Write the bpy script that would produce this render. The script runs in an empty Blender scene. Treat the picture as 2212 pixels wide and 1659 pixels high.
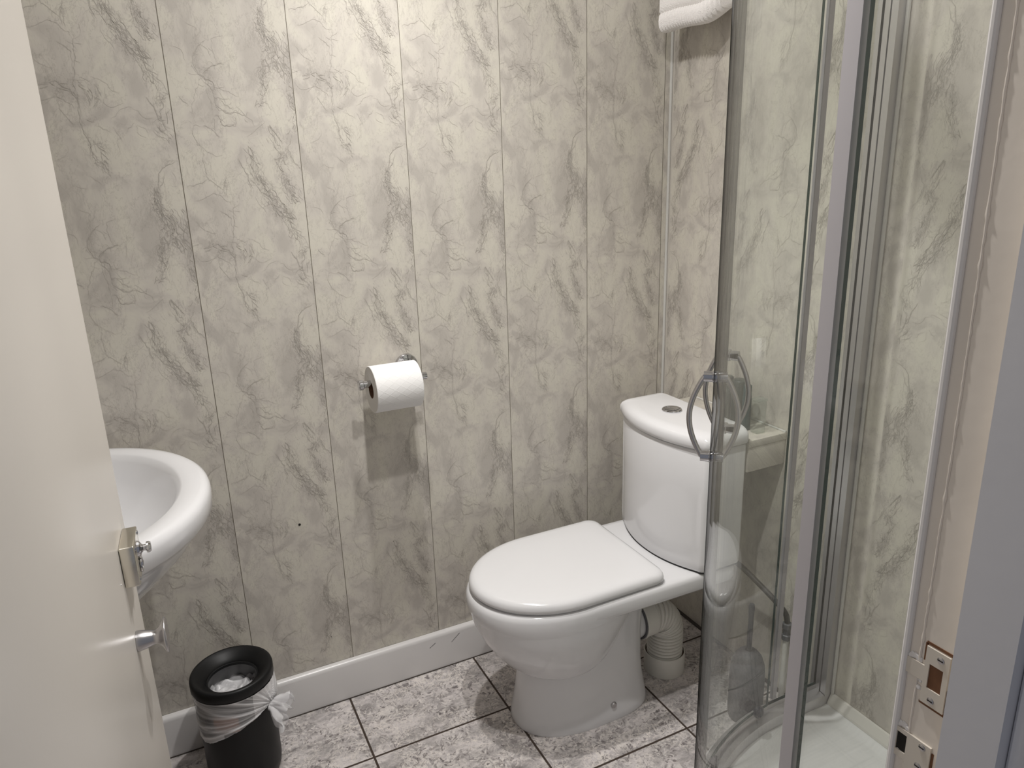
import bpy, bmesh, math, random
import numpy as np
from mathutils import Vector, Matrix

# ------------------------------------------------------------------ camera, world, lights, exposure
S = bpy.context.scene
COL = S.collection
PI = math.pi
cam_d = bpy.data.cameras.new('camera')
cam = bpy.data.objects.new('camera', cam_d)
COL.objects.link(cam)
cam_d.sensor_width = 36.0
cam_d.lens = 36.0 * 1590.86 / 2212.0
cam_d.clip_start = 0.02
yaw, pit, rol = math.radians(25.784), math.radians(16.4108), math.radians(1.7648)
fw = Vector((math.sin(yaw) * math.cos(pit), math.cos(yaw) * math.cos(pit), -math.sin(pit)))
rt = Vector((math.cos(yaw), -math.sin(yaw), 0))
dn = fw.cross(rt)
rr = math.cos(rol) * rt + math.sin(rol) * dn
dd = -math.sin(rol) * rt + math.cos(rol) * dn
cam.matrix_world = Matrix(((rr.x, -dd.x, -fw.x, 0), (rr.y, -dd.y, -fw.y, 0), (rr.z, -dd.z, -fw.z, 1.387), (0, 0, 0, 1)))
S.camera = cam

W = bpy.data.worlds.new('world')
S.world = W
W.use_nodes = True
wb = W.node_tree.nodes['Background']
wb.inputs[0].default_value = (0.87, 0.90, 1.0, 1)
wb.inputs[1].default_value = 0.24

S.view_settings.view_transform = 'Standard'
S.view_settings.look = 'None'
S.view_settings.gamma = 1
S.view_settings.use_curve_mapping = False
S.view_settings.exposure = -0.10

def spot(name, loc, power, size, ang, blend, target):
    l = bpy.data.lights.new(name, 'SPOT')
    l.energy = power
    l.shadow_soft_size = size
    l.spot_size = math.radians(ang)
    l.spot_blend = blend
    l.color = (1.0, 0.98, 0.955)
    o = bpy.data.objects.new(name, l)
    COL.objects.link(o)
    o.location = loc
    d = Vector(target) - Vector(loc)
    o.rotation_euler = d.to_track_quat('-Z', 'Y').to_euler()
    return o
LIGHTS = [(0.47, 0.87, 2.27), (0.48, 1.33, 2.27)]
for _l, _t in ((LIGHTS[0], (0.68, 0.90, 0)), (LIGHTS[1], (0.68, 1.36, 0))):
    spot('ceiling_lamp_beam', _l, 41, 0.022, 98, 1.0, _t)      # narrow beam of the downlight
    spot('ceiling_lamp_spill', _l, 14.0, 0.022, 170, 0.5, _t)   # its wide spill
# ------------------------------------------------------------------ helpers
def link(o, parent=None):
    COL.objects.link(o)
    if parent is not None:
        o.parent = parent
    return o

def mesh_obj(name, verts, faces, mats, parent=None, smooth=True, mi=None, auto=35):
    me = bpy.data.meshes.new(name)
    me.from_pydata([tuple(v) for v in verts], [], [tuple(f) for f in faces])
    for m in (mats if isinstance(mats, (list, tuple)) else [mats]):
        me.materials.append(m)
    if mi is not None:
        me.polygons.foreach_set('material_index', mi)
    me.update()
    finish(me, smooth, auto)
    return link(bpy.data.objects.new(name, me), parent)

def finish(me, smooth, auto):
    if smooth:
        me.polygons.foreach_set('use_smooth', [True] * len(me.polygons))
        if auto:
            me.set_sharp_from_angle(angle=math.radians(auto))
    else:
        me.polygons.foreach_set('use_smooth', [False] * len(me.polygons))

def bm_obj(name, bm, mats, parent=None, smooth=True, auto=35, recalc=True):
    if recalc:
        bmesh.ops.recalc_face_normals(bm, faces=bm.faces)
    me = bpy.data.meshes.new(name)
    bm.to_mesh(me)
    bm.free()
    for m in (mats if isinstance(mats, (list, tuple)) else [mats]):
        me.materials.append(m)
    finish(me, smooth, auto)
    return link(bpy.data.objects.new(name, me), parent)

def thing(name, label, cat, loc=(0, 0, 0), group=None):
    o = bpy.data.objects.new(name, None)
    o.empty_display_size = 0.05
    o.location = loc
    COL.objects.link(o)
    tag(o, label, cat, group)
    return o

def tag(o, label=None, cat=None, group=None, kind=None):
    if label: o['label'] = label
    if cat: o['category'] = cat
    if group: o['group'] = group
    if kind: o['kind'] = kind
    return o

def struct(o, label=None, cat=None):
    o['kind'] = 'structure'
    if label: o['label'] = label
    if cat: o['category'] = cat
    return o

def box(bm, x0, x1, y0, y1, z0, z1, bev=0.0, seg=2, mi=0):
    vs = [bm.verts.new((x, y, z)) for x in (x0, x1) for y in (y0, y1) for z in (z0, z1)]
    idx = [(0, 1, 3, 2), (4, 6, 7, 5), (0, 4, 5, 1), (2, 3, 7, 6), (0, 2, 6, 4), (1, 5, 7, 3)]
    fs = [bm.faces.new([vs[i] for i in f]) for f in idx]
    for f in fs: f.material_index = mi
    if bev > 0:
        es = list({e for f in fs for e in f.edges})
        bmesh.ops.bevel(bm, geom=es, offset=bev, segments=seg, affect='EDGES', profile=0.5)

def frame_of(t):
    t = Vector(t).normalized()
    a = Vector((0, 0, 1)) if abs(t.z) < 0.95 else Vector((1, 0, 0))
    n = t.cross(a).normalized()
    return n, t.cross(n).normalized()

def tube(bm, pts, r, seg=16, cap=True, flat=1.0, mi=0):
    """sweep a circle (radius r or list) along pts with parallel transport"""
    pts = [Vector(p) for p in pts]
    rs = r if isinstance(r, (list, tuple)) else [r] * len(pts)
    rings = []
    n = None
    for i, p in enumerate(pts):
        t = (pts[min(i + 1, len(pts) - 1)] - pts[max(i - 1, 0)])
        if t.length < 1e-9: t = pts[-1] - pts[0]
        t.normalize()
        if n is None:
            n, b = frame_of(t)
        else:
            n = (n - t * n.dot(t)).normalized()
            b = t.cross(n)
        rings.append([bm.verts.new(p + (n * math.cos(2 * PI * k / seg) + b * flat * math.sin(2 * PI * k / seg)) * rs[i]) for k in range(seg)])
    for a, c in zip(rings, rings[1:]):
        for k in range(seg):
            f = bm.faces.new((a[k], a[(k + 1) % seg], c[(k + 1) % seg], c[k]))
            f.material_index = mi
    if cap:
        for rg in (rings[0], rings[-1]):
            f = bm.faces.new(rg)
            f.material_index = mi

def lathe(bm, prof, c=(0, 0, 0), axis='Z', seg=48, closed=False, mi=0):
    """prof: (radius, height) list; axis Z, X or Y"""
    rings = []
    for r, h in prof:
        rg = []
        if r < 1e-6:
            rg = [bm.verts.new(axp(0, 0, h, c, axis))]
        else:
            for k in range(seg):
                a = 2 * PI * k / seg
                rg.append(bm.verts.new(axp(r * math.cos(a), r * math.sin(a), h, c, axis)))
        rings.append(rg)
    pairs = list(zip(rings, rings[1:]))
    if closed: pairs.append((rings[-1], rings[0]))
    for a, b in pairs:
        if len(a) == 1 and len(b) == 1: continue
        for k in range(seg):
            k2 = (k + 1) % seg
            if len(a) == 1: f = bm.faces.new((a[0], b[k2], b[k]))
            elif len(b) == 1: f = bm.faces.new((a[k], a[k2], b[0]))
            else: f = bm.faces.new((a[k], a[k2], b[k2], b[k]))
            f.material_index = mi

def axp(a, b, h, c, axis):
    if axis == 'Z': v = (a, b, h)
    elif axis == 'X': v = (h, a, b)
    else: v = (a, h, b)
    return (v[0] + c[0], v[1] + c[1], v[2] + c[2])

def loft(bm, rings, cap0=True, cap1=True, mi=0, close=True):
    vr = [[bm.verts.new(p) for p in r] for r in rings]
    n = len(vr[0])
    for a, b in zip(vr, vr[1:]):
        for k in range(n if close else n - 1):
            f = bm.faces.new((a[k], a[(k + 1) % n], b[(k + 1) % n], b[k]))
            f.material_index = mi
    if cap0:
        bm.faces.new(vr[0]).material_index = mi
    if cap1:
        bm.faces.new(vr[-1]).material_index = mi
    return vr

def subsurf(o, lv=2):
    m = o.modifiers.new('sub', 'SUBSURF')
    m.levels = lv
    m.render_levels = lv

# ------------------------------------------------------------------ materials
def new_mat(name):
    m = bpy.data.materials.new(name)
    m.use_nodes = True
    nt = m.node_tree
    return m, nt, nt.nodes['Principled BSDF']

def simple(name, col, rough=0.4, metal=0.0, spec=0.5, coat=0.0, bump=0.0, bscale=200.0, var=0.0, vscale=6.0):
    m, nt, p = new_mat(name)
    p.inputs['Base Color'].default_value = (*col, 1)
    p.inputs['Roughness'].default_value = rough
    p.inputs['Metallic'].default_value = metal
    p.inputs['Specular IOR Level'].default_value = spec
    p.inputs['Coat Weight'].default_value = coat
    N, L = nt.nodes, nt.links
    tc = N.new('ShaderNodeTexCoord')
    if bump > 0:
        no = N.new('ShaderNodeTexNoise'); no.inputs['Scale'].default_value = bscale; no.inputs['Detail'].default_value = 3
        bu = N.new('ShaderNodeBump'); bu.inputs['Strength'].default_value = bump; bu.inputs['Distance'].default_value = 0.002
        L.new(tc.outputs['Object'], no.inputs['Vector']); L.new(no.outputs['Fac'], bu.inputs['Height']); L.new(bu.outputs['Normal'], p.inputs['Normal'])
    if var > 0:
        n2 = N.new('ShaderNodeTexNoise'); n2.inputs['Scale'].default_value = vscale; n2.inputs['Detail'].default_value = 5
        mx = N.new('ShaderNodeMix'); mx.data_type = 'RGBA'
        mx.inputs[6].default_value = (*[c * (1 - var) for c in col], 1)
        mx.inputs[7].default_value = (*[min(1, c * (1 + var * 0.5)) for c in col], 1)
        L.new(tc.outputs['Object'], n2.inputs['Vector']); L.new(n2.outputs['Fac'], mx.inputs[0]); L.new(mx.outputs[2], p.inputs['Base Color'])
    return m

def srgb(r, g, b):
    f = lambda c: (c / 255) / 12.92 if c / 255 <= 0.04045 else ((c / 255 + 0.055) / 1.055) ** 2.4
    return (f(r), f(g), f(b))

M = {}
M['ceramic'] = simple('white_ceramic', (0.75, 0.745, 0.755), 0.12, spec=0.5)
M['seat'] = simple('white_seat_plastic', (0.78, 0.775, 0.785), 0.16)
M['chrome'] = simple('chrome', (0.60, 0.60, 0.62), 0.07, 1.0)
M['satin'] = simple('brushed_aluminium', (0.50, 0.49, 0.50), 0.28, 1.0)
M['alu'] = simple('silver_anodised_aluminium', (0.60, 0.59, 0.60), 0.35, 0.85)
M['steel'] = simple('nickel_plate', (0.70, 0.67, 0.60), 0.18, 1.0)
M['white_paint'] = simple('white_gloss_paint', (0.74, 0.72, 0.71), 0.28, var=0.06)
M['cream_paint'] = simple('cream_door_paint', (0.80, 0.755, 0.70), 0.30, bump=0.05, bscale=160, var=0.05, vscale=3)
M['jamb_paint'] = simple('old_white_frame_paint', (0.76, 0.70, 0.63), 0.40, bump=0.12, bscale=60, var=0.12, vscale=14)
M['hall_lit_paint'] = simple('hall_lit_frame_paint', (0.60, 0.60, 0.63), 0.45, bump=0.05, bscale=90, var=0.06, vscale=10)  # frame paint with the bluish hall daylight mixed into its colour
M['white_plastic'] = simple('white_plastic', (0.74, 0.72, 0.67), 0.35)
M['sealant'] = simple('white_sealant', (0.62, 0.61, 0.58), 0.5)
M['black_plastic'] = simple('matt_black_plastic', (0.007, 0.007, 0.0075), 0.45, spec=0.3, bump=0.04, bscale=900)
M['dark_hole'] = simple('dark_hole', (0.01, 0.008, 0.006), 0.9)
M['raw_wood'] = simple('bare_brown_wood', (0.16, 0.07, 0.03), 0.8, var=0.3, vscale=60)
M['dirt'] = simple('dark_grimy_joint', (0.07, 0.058, 0.05), 0.9)
M['card'] = simple('brown_cardboard_core', (0.19, 0.10, 0.06), 0.9)
M['rubber'] = simple('grey_rubber', (0.10, 0.10, 0.11), 0.5)
M['brush_grey'] = simple('grey_silicone', (0.032, 0.032, 0.040), 0.6, var=0.12, vscale=30)
M['hose'] = simple('braided_grey_hose', (0.035, 0.03, 0.027), 0.45)
M['bottle_grey'] = simple('grey_green_bottle_plastic', (0.04, 0.052, 0.046), 0.4)
M['bottle_teal'] = simple('dark_teal_bottle_plastic', (0.02, 0.055, 0.06), 0.3)
M['label'] = simple('orange_brown_label', (0.42, 0.19, 0.11), 0.5)
M['black_ring'] = simple('black_rubber_ring', (0.02, 0.02, 0.02), 0.6)
M['white_wall'] = simple('white_ceiling_paint', (0.86, 0.85, 0.83), 0.7)

def glass_mat(name, tint, rough=0.0, smudge=0.0):
    m = bpy.data.materials.new(name); m.use_nodes = True
    nt = m.node_tree; N, L = nt.nodes, nt.links
    N.clear()
    out = N.new('ShaderNodeOutputMaterial')
    tr = N.new('ShaderNodeBsdfTransparent'); tr.inputs[0].default_value = (*tint, 1)
    gl = N.new('ShaderNodeBsdfGlossy'); gl.inputs['Roughness'].default_value = rough
    gl.inputs['Color'].default_value = (1, 1, 1, 1)
    g = N.new('ShaderNodeNewGeometry')
    dt = N.new('ShaderNodeVectorMath'); dt.operation = 'DOT_PRODUCT'
    L.new(g.outputs['Normal'], dt.inputs[0]); L.new(g.outputs['Incoming'], dt.inputs[1])
    ab = N.new('ShaderNodeMath'); ab.operation = 'ABSOLUTE'; L.new(dt.outputs['Value'], ab.inputs[0])
    om = N.new('ShaderNodeMath'); om.operation = 'SUBTRACT'; om.inputs[0].default_value = 1; L.new(ab.outputs[0], om.inputs[1])
    pw = N.new('ShaderNodeMath'); pw.operation = 'POWER'; pw.inputs[1].default_value = 5; L.new(om.outputs[0], pw.inputs[0])
    ma = N.new('ShaderNodeMath'); ma.operation = 'MULTIPLY_ADD'; ma.inputs[1].default_value = 0.60; ma.inputs[2].default_value = 0.042
    L.new(pw.outputs[0], ma.inputs[0])
    # long optical path through the pane when it is seen edge on
    eg = N.new('ShaderNodeMapRange'); eg.interpolation_type = 'SMOOTHSTEP'; eg.inputs[1].default_value = 0.02; eg.inputs[2].default_value = 0.15; eg.inputs[3].default_value = 0.12; eg.inputs[4].default_value = 1
    L.new(ab.outputs[0], eg.inputs[0])
    tm = N.new('ShaderNodeMix'); tm.data_type = 'RGBA'; L.new(eg.outputs[0], tm.inputs[0]); tm.inputs[6].default_value = (.05, .05, .055, 1); tm.inputs[7].default_value = (*tint, 1)
    L.new(tm.outputs[2], tr.inputs[0])
    fm = N.new('ShaderNodeMath'); fm.operation = 'MULTIPLY'; L.new(ma.outputs[0], fm.inputs[0]); L.new(eg.outputs[0], fm.inputs[1])
    ma = fm
    mx = N.new('ShaderNodeMixShader'); L.new(ma.outputs[0], mx.inputs[0]); L.new(tr.outputs[0], mx.inputs[1]); L.new(gl.outputs[0], mx.inputs[2])
    last = mx
    if smudge > 0:
        df = N.new('ShaderNodeBsdfDiffuse'); df.inputs[0].default_value = (0.75, 0.78, 0.74, 1)
        tc = N.new('ShaderNodeTexCoord')
        mp = N.new('ShaderNodeMapping'); mp.inputs['Scale'].default_value = (9, 9, 1.2)
        no = N.new('ShaderNodeTexNoise'); no.inputs['Scale'].default_value = 3; no.inputs['Detail'].default_value = 5
        L.new(tc.outputs['Object'], mp.inputs[0]); L.new(mp.outputs[0], no.inputs['Vector'])
        mr = N.new('ShaderNodeMapRange'); mr.inputs[1].default_value = 0.35; mr.inputs[2].default_value = 0.75; mr.inputs[3].default_value = smudge * 0.4; mr.inputs[4].default_value = smudge * 1.4
        L.new(no.outputs['Fac'], mr.inputs[0])
        m2 = N.new('ShaderNodeMixShader'); L.new(mr.outputs[0], m2.inputs[0]); L.new(mx.outputs[0], m2.inputs[1]); L.new(df.outputs[0], m2.inputs[2])
        last = m2
    L.new(last.outputs[0], out.inputs[0])
    return m
M['glass'] = glass_mat('green_tinted_clear_glass', (0.970, 0.981, 0.974), 0.0, 0.006)
M['glass_edge'] = simple('dark_green_glass_edge', (0.012, 0.035, 0.028), 0.12)
M['seal_strip'] = simple('lilac_grey_plastic_seal', (0.46, 0.44, 0.46), 0.3)
M['seal_dark'] = simple('grey_magnetic_seal', (0.035, 0.034, 0.032), 0.35)
M['seal_clear'] = glass_mat('clear_plastic_seal', (0.80, 0.80, 0.80), 0.08, 0.22)
M['clear_plastic'] = glass_mat('frosted_clear_plastic', (0.90, 0.92, 0.90), 0.15, 0.10)

def bag_mat():
    m = bpy.data.materials.new('thin_white_polythene'); m.use_nodes = True
    nt = m.node_tree; N, L = nt.nodes, nt.links
    N.clear()
    out = N.new('ShaderNodeOutputMaterial')
    tr = N.new('ShaderNodeBsdfTransparent'); tr.inputs[0].default_value = (0.95, 0.95, 0.96, 1)
    pr = N.new('ShaderNodeBsdfPrincipled'); pr.inputs['Base Color'].default_value = (0.80, 0.79, 0.80, 1); pr.inputs['Roughness'].default_value = 0.32
    tc = N.new('ShaderNodeTexCoord')
    at = N.new('ShaderNodeAttribute'); at.attribute_name = 'film'
    no = N.new('ShaderNodeTexNoise'); no.inputs['Scale'].default_value = 24; no.inputs['Detail'].default_value = 4
    L.new(tc.outputs['Object'], no.inputs['Vector'])
    ad = N.new('ShaderNodeMath'); ad.operation = 'MULTIPLY_ADD'; ad.inputs[1].default_value = 0.28; ad.inputs[2].default_value = -0.14
    L.new(no.outputs['Fac'], ad.inputs[0])
    a2 = N.new('ShaderNodeMath'); a2.operation = 'ADD'; a2.use_clamp = True
    L.new(ad.outputs[0], a2.inputs[0]); L.new(at.outputs['Fac'], a2.inputs[1])
    mx = N.new('ShaderNodeMixShader'); L.new(a2.outputs[0], mx.inputs[0]); L.new(tr.outputs[0], mx.inputs[1]); L.new(pr.outputs[0], mx.inputs[2])
    L.new(mx.outputs[0], out.inputs[0])
    return m
M['bag'] = bag_mat()

def marble_base():
    m, nt, p = new_mat('cream_marble_print_pvc')
    N, L = nt.nodes, nt.links
    p.inputs['Roughness'].default_value = 0.33
    p.inputs['Specular IOR Level'].default_value = 0.4
    tc = N.new('ShaderNodeTexCoord')
    at = N.new('ShaderNodeAttribute'); at.attribute_name = 'halo'
    uv = N.new('ShaderNodeAttribute'); uv.attribute_name = 'panel_uv'
    n1 = N.new('ShaderNodeTexNoise'); n1.inputs['Scale'].default_value = 11; n1.inputs['Detail'].default_value = 4; n1.inputs['Distortion'].default_value = 0.6
    n2 = N.new('ShaderNodeTexNoise'); n2.inputs['Scale'].default_value = 26; n2.inputs['Detail'].default_value = 6; n2.inputs['Roughness'].default_value = 0.62
    mpa = N.new('ShaderNodeMapping'); mpa.inputs['Scale'].default_value = (1.5, 1.5, 0.8)
    L.new(uv.outputs['Vector'], mpa.inputs[0])
    for n in (n1, n2): L.new(mpa.outputs[0], n.inputs['Vector'])
    r1 = N.new('ShaderNodeValToRGB')
    e = r1.color_ramp.elements
    e[0].position = 0.38; e[0].color = (*srgb(192, 186, 178), 1)
    e[1].position = 0.60; e[1].color = (*srgb(212, 207, 195), 1)
    k = r1.color_ramp.elements.new(0.47); k.color = (*srgb(205, 199, 190), 1)
    L.new(n1.outputs['Fac'], r1.inputs[0])
    # grey cloud around the veins
    mr = N.new('ShaderNodeMapRange'); mr.inputs[1].default_value = 0.40; mr.inputs[2].default_value = 0.66
    L.new(n2.outputs['Fac'], mr.inputs[0])
    mu = N.new('ShaderNodeMath'); mu.operation = 'MULTIPLY'; L.new(mr.outputs[0], mu.inputs[0]); L.new(at.outputs['Fac'], mu.inputs[1])
    m2 = N.new('ShaderNodeMath'); m2.operation = 'MULTIPLY_ADD'; m2.inputs[1].default_value = 0.55; L.new(mu.outputs[0], m2.inputs[0])
    m3 = N.new('ShaderNodeMath'); m3.operation = 'MULTIPLY'; m3.inputs[1].default_value = 0.14; L.new(at.outputs['Fac'], m3.inputs[0])
    L.new(m3.outputs[0], m2.inputs[2])
    mx = N.new('ShaderNodeMix'); mx.data_type = 'RGBA'
    L.new(m2.outputs[0], mx.inputs[0]); L.new(r1.outputs[0], mx.inputs[6]); mx.inputs[7].default_value = (*srgb(180, 174, 167), 1)
    col = mx.outputs[2]
    # crinkled hair veins: level lines of a fractal noise, dense near the printed veins
    def mth(op, a, b):
        n = N.new('ShaderNodeMath'); n.operation = op; n.use_clamp = True
        for i, v in enumerate((a, b)):
            if isinstance(v, (int, float)): n.inputs[i].default_value = v
            else: L.new(v, n.inputs[i])
        return n.outputs[0]
    for sc, lvl, wd, gl, near, shade in ((15, .50, .014, .20, .55, (158, 152, 144)), (27, .46, .020, .12, .60, (160, 154, 146)), (8, .53, .006, .40, .30, (162, 156, 148)), (10, .44, .007, .32, .40, (162, 156, 148))):
        nz = N.new('ShaderNodeTexNoise'); nz.inputs['Scale'].default_value = sc; nz.inputs['Detail'].default_value = 7; nz.inputs['Roughness'].default_value = 0.62; nz.inputs['Distortion'].default_value = 0.5
        mp2 = N.new('ShaderNodeMapping'); mp2.inputs['Scale'].default_value = (1.5, .72, .72); mp2.inputs['Location'].default_value = (sc * .37, 0, 0)
        L.new(uv.outputs['Vector'], mp2.inputs[0]); L.new(mp2.outputs[0], nz.inputs['Vector'])
        df = N.new('ShaderNodeMath'); df.operation = 'SUBTRACT'; L.new(nz.outputs['Fac'], df.inputs[0]); df.inputs[1].default_value = lvl
        aa = N.new('ShaderNodeMath'); aa.operation = 'ABSOLUTE'; L.new(df.outputs[0], aa.inputs[0])
        rg = N.new('ShaderNodeMapRange'); rg.interpolation_type = 'SMOOTHSTEP'; rg.inputs[1].default_value = 0; rg.inputs[2].default_value = wd; rg.inputs[3].default_value = 1; rg.inputs[4].default_value = 0
        L.new(aa.outputs[0], rg.inputs[0])
        fac = mth('MULTIPLY', rg.outputs[0], mth('ADD', mth('MULTIPLY', at.outputs['Fac'], near), gl))
        n = N.new('ShaderNodeMix'); n.data_type = 'RGBA'; L.new(fac, n.inputs[0]); L.new(col, n.inputs[6]); n.inputs[7].default_value = (*srgb(*shade), 1)
        col = n.outputs[2]
    L.new(col, p.inputs['Base Color'])
    fb = N.new('ShaderNodeTexNoise'); fb.inputs['Scale'].default_value = 420; fb.inputs['Detail'].default_value = 2
    L.new(tc.outputs['Object'], fb.inputs['Vector'])
    bu = N.new('ShaderNodeBump'); bu.inputs['Strength'].default_value = 0.05; bu.inputs['Distance'].default_value = 0.001
    L.new(fb.outputs['Fac'], bu.inputs['Height']); L.new(bu.outputs['Normal'], p.inputs['Normal'])
    return m
M['marble'] = marble_base()
M['vein_a'] = simple('marble_vein_light', srgb(196, 190, 182), 0.35)
M['vein_b'] = simple('marble_vein_mid', srgb(187, 181, 173), 0.35)
M['vein_c'] = simple('marble_vein_dark', srgb(173, 167, 158), 0.35)
M['seam'] = simple('panel_joint', srgb(112, 105, 92), 0.6)

def tile_mat():
    m, nt, p = new_mat('grey_breccia_floor_tile')
    N, L = nt.nodes, nt.links
    tc = N.new('ShaderNodeTexCoord')
    sp = N.new('ShaderNodeSeparateXYZ'); L.new(tc.outputs['Object'], sp.inputs[0])
    def math_(op, a, b=None, clamp=False):
        n = N.new('ShaderNodeMath'); n.operation = op; n.use_clamp = clamp
        for i, v in enumerate((a, b)):
            if v is None: continue
            if isinstance(v, (int, float)): n.inputs[i].default_value = v
            else: L.new(v, n.inputs[i])
        return n.outputs[0]
    ux = math_('DIVIDE', math_('SUBTRACT', sp.outputs[0], 0.3153), 0.3685)
    uy = math_('DIVIDE', math_('SUBTRACT', sp.outputs[1], 1.2147), 0.2838)
    def edge(u, half):
        fr = math_('FRACT', u)
        d = math_('MINIMUM', fr, math_('SUBTRACT', 1.0, fr))
        n = N.new('ShaderNodeMapRange'); n.interpolation_type = 'SMOOTHSTEP'
        n.inputs[1].default_value = half * 0.75; n.inputs[2].default_value = half * 1.2; n.inputs[3].default_value = 1; n.inputs[4].default_value = 0
        L.new(d, n.inputs[0]); return n.outputs[0]
    gr = math_('MAXIMUM', edge(ux, 0.0028 / 0.3685), edge(uy, 0.0028 / 0.2838))
    # a different patch of stone on every tile
    cx, cy = math_('FLOOR', ux), math_('FLOOR', uy)
    off = N.new('ShaderNodeCombineXYZ')
    L.new(math_('MULTIPLY', cx, 3.37), off.inputs[0]); L.new(math_('MULTIPLY', cy, 5.71), off.inputs[1])
    va = N.new('ShaderNodeVectorMath'); va.operation = 'ADD'; L.new(tc.outputs['Object'], va.inputs[0]); L.new(off.outputs[0], va.inputs[1])
    wn = N.new('ShaderNodeTexNoise'); wn.inputs['Scale'].default_value = 26; wn.inputs['Detail'].default_value = 5
    L.new(va.outputs[0], wn.inputs['Vector'])
    ws = N.new('ShaderNodeVectorMath'); ws.operation = 'MULTIPLY_ADD'; ws.inputs[1].default_value = (0.05, 0.05, 0.05)
    L.new(wn.outputs['Color'], ws.inputs[0]); L.new(va.outputs[0], ws.inputs[2])
    big = N.new('ShaderNodeTexNoise'); big.inputs['Scale'].default_value = 10; big.inputs['Detail'].default_value = 9; big.inputs['Roughness'].default_value = 0.74
    mpb = N.new('ShaderNodeMapping'); mpb.inputs['Rotation'].default_value = (0, 0, -0.5); mpb.inputs['Scale'].default_value = (0.8, 1.8, 1)
    L.new(va.outputs[0], mpb.inputs[0]); L.new(mpb.outputs[0], big.inputs['Vector'])
    ramp = N.new('ShaderNodeValToRGB'); e = ramp.color_ramp.elements
    e[0].position = 0.30; e[0].color = (*srgb(124, 118, 117), 1)
    e[1].position = 0.70; e[1].color = (*srgb(230, 223, 220), 1)
    for pos, c in ((0.41, (156, 151, 150)), (0.50, (185, 179, 178)), (0.58, (212, 205, 204))):
        k = e.new(pos); k.color = (*srgb(*c), 1)
    L.new(big.outputs['Fac'], ramp.inputs[0])
    n3 = N.new('ShaderNodeTexNoise'); n3.inputs['Scale'].default_value = 13; n3.inputs['Detail'].default_value = 4; L.new(va.outputs[0], n3.inputs['Vector'])
    last = ramp.outputs[0]
    def mapr(x, a, b, c, d):
        n = N.new('ShaderNodeMapRange'); n.inputs[1].default_value = a; n.inputs[2].default_value = b; n.inputs[3].default_value = c; n.inputs[4].default_value = d
        L.new(x, n.inputs[0]); return n.outputs[0]
    def mixc(fac, a, col):
        n = N.new('ShaderNodeMix'); n.data_type = 'RGBA'; L.new(fac, n.inputs[0]); L.new(a, n.inputs[6]); n.inputs[7].default_value = (*srgb(*col), 1)
        return n.outputs[2]
    # angular fragments of three sizes, dark and pale, only where the stone is broken
    for sc, lo, hi, amt, dark, pale in ((34, .42, .60, .42, (138, 131, 131), (214, 207, 203)), (85, .38, .56, .75, (106, 99, 100), (226, 219, 214)), (180, .32, .52, .9, (106, 99, 99), (232, 226, 221))):
        vo = N.new('ShaderNodeTexVoronoi'); vo.inputs['Scale'].default_value = sc; vo.inputs['Randomness'].default_value = 1
        L.new(ws.outputs[0], vo.inputs['Vector'])
        sv = N.new('ShaderNodeSeparateColor'); L.new(vo.outputs['Color'], sv.inputs[0])
        mask = mapr(n3.outputs['Fac'], lo, hi, 0.04, 1.0)
        last = mixc(math_('MULTIPLY', math_('MULTIPLY', math_('GREATER_THAN', sv.outputs[0], 0.74), mask), math_('MULTIPLY', sv.outputs[1], amt)), last, dark)
        last = mixc(math_('MULTIPLY', math_('MULTIPLY', math_('LESS_THAN', sv.outputs[0], 0.30), mask), math_('MULTIPLY', sv.outputs[2], amt * .8)), last, pale)
    # thin pale veins, broken up
    n4 = N.new('ShaderNodeTexNoise'); n4.inputs['Scale'].default_value = 11; n4.inputs['Detail'].default_value = 2; L.new(va.outputs[0], n4.inputs['Vector'])
    for sc, wv, w_, st in ((46, .075, .07, .7), (24, .09, .045, .8), (7, .20, .014, 1.0)):
        wsn = N.new('ShaderNodeVectorMath'); wsn.operation = 'MULTIPLY_ADD'; wsn.inputs[1].default_value = (wv, wv, wv)
        L.new(wn.outputs['Color'], wsn.inputs[0]); L.new(va.outputs[0], wsn.inputs[2])
        vb = N.new('ShaderNodeTexVoronoi'); vb.feature = 'DISTANCE_TO_EDGE'; vb.inputs['Scale'].default_value = sc
        L.new(wsn.outputs[0], vb.inputs['Vector'])
        last = mixc(math_('MULTIPLY', mapr(vb.outputs['Distance'], 0, w_, st, 0), mapr(n4.outputs['Fac'], .42, .62, .1, 1)), last, (234, 226, 219))
    m3 = N.new('ShaderNodeMix'); m3.data_type = 'RGBA'; m3.inputs[0].default_value = 0; L.new(last, m3.inputs[6])
    m4 = N.new('ShaderNodeMix'); m4.data_type = 'RGBA'; L.new(gr, m4.inputs[0]); L.new(m3.outputs[2], m4.inputs[6]); m4.inputs[7].default_value = (*srgb(66, 54, 46), 1)
    L.new(m4.outputs[2], p.inputs['Base Color'])
    ro = N.new('ShaderNodeMapRange'); ro.inputs[3].default_value = 0.34; ro.inputs[4].default_value = 0.85; L.new(gr, ro.inputs[0]); L.new(ro.outputs[0], p.inputs['Roughness'])
    bu = N.new('ShaderNodeBump'); bu.inputs['Strength'].default_value = 0.6; bu.inputs['Distance'].default_value = 0.002; bu.invert = True
    L.new(gr, bu.inputs['Height']); L.new(bu.outputs['Normal'], p.inputs['Normal'])
    return m
M['tile'] = tile_mat()

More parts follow.
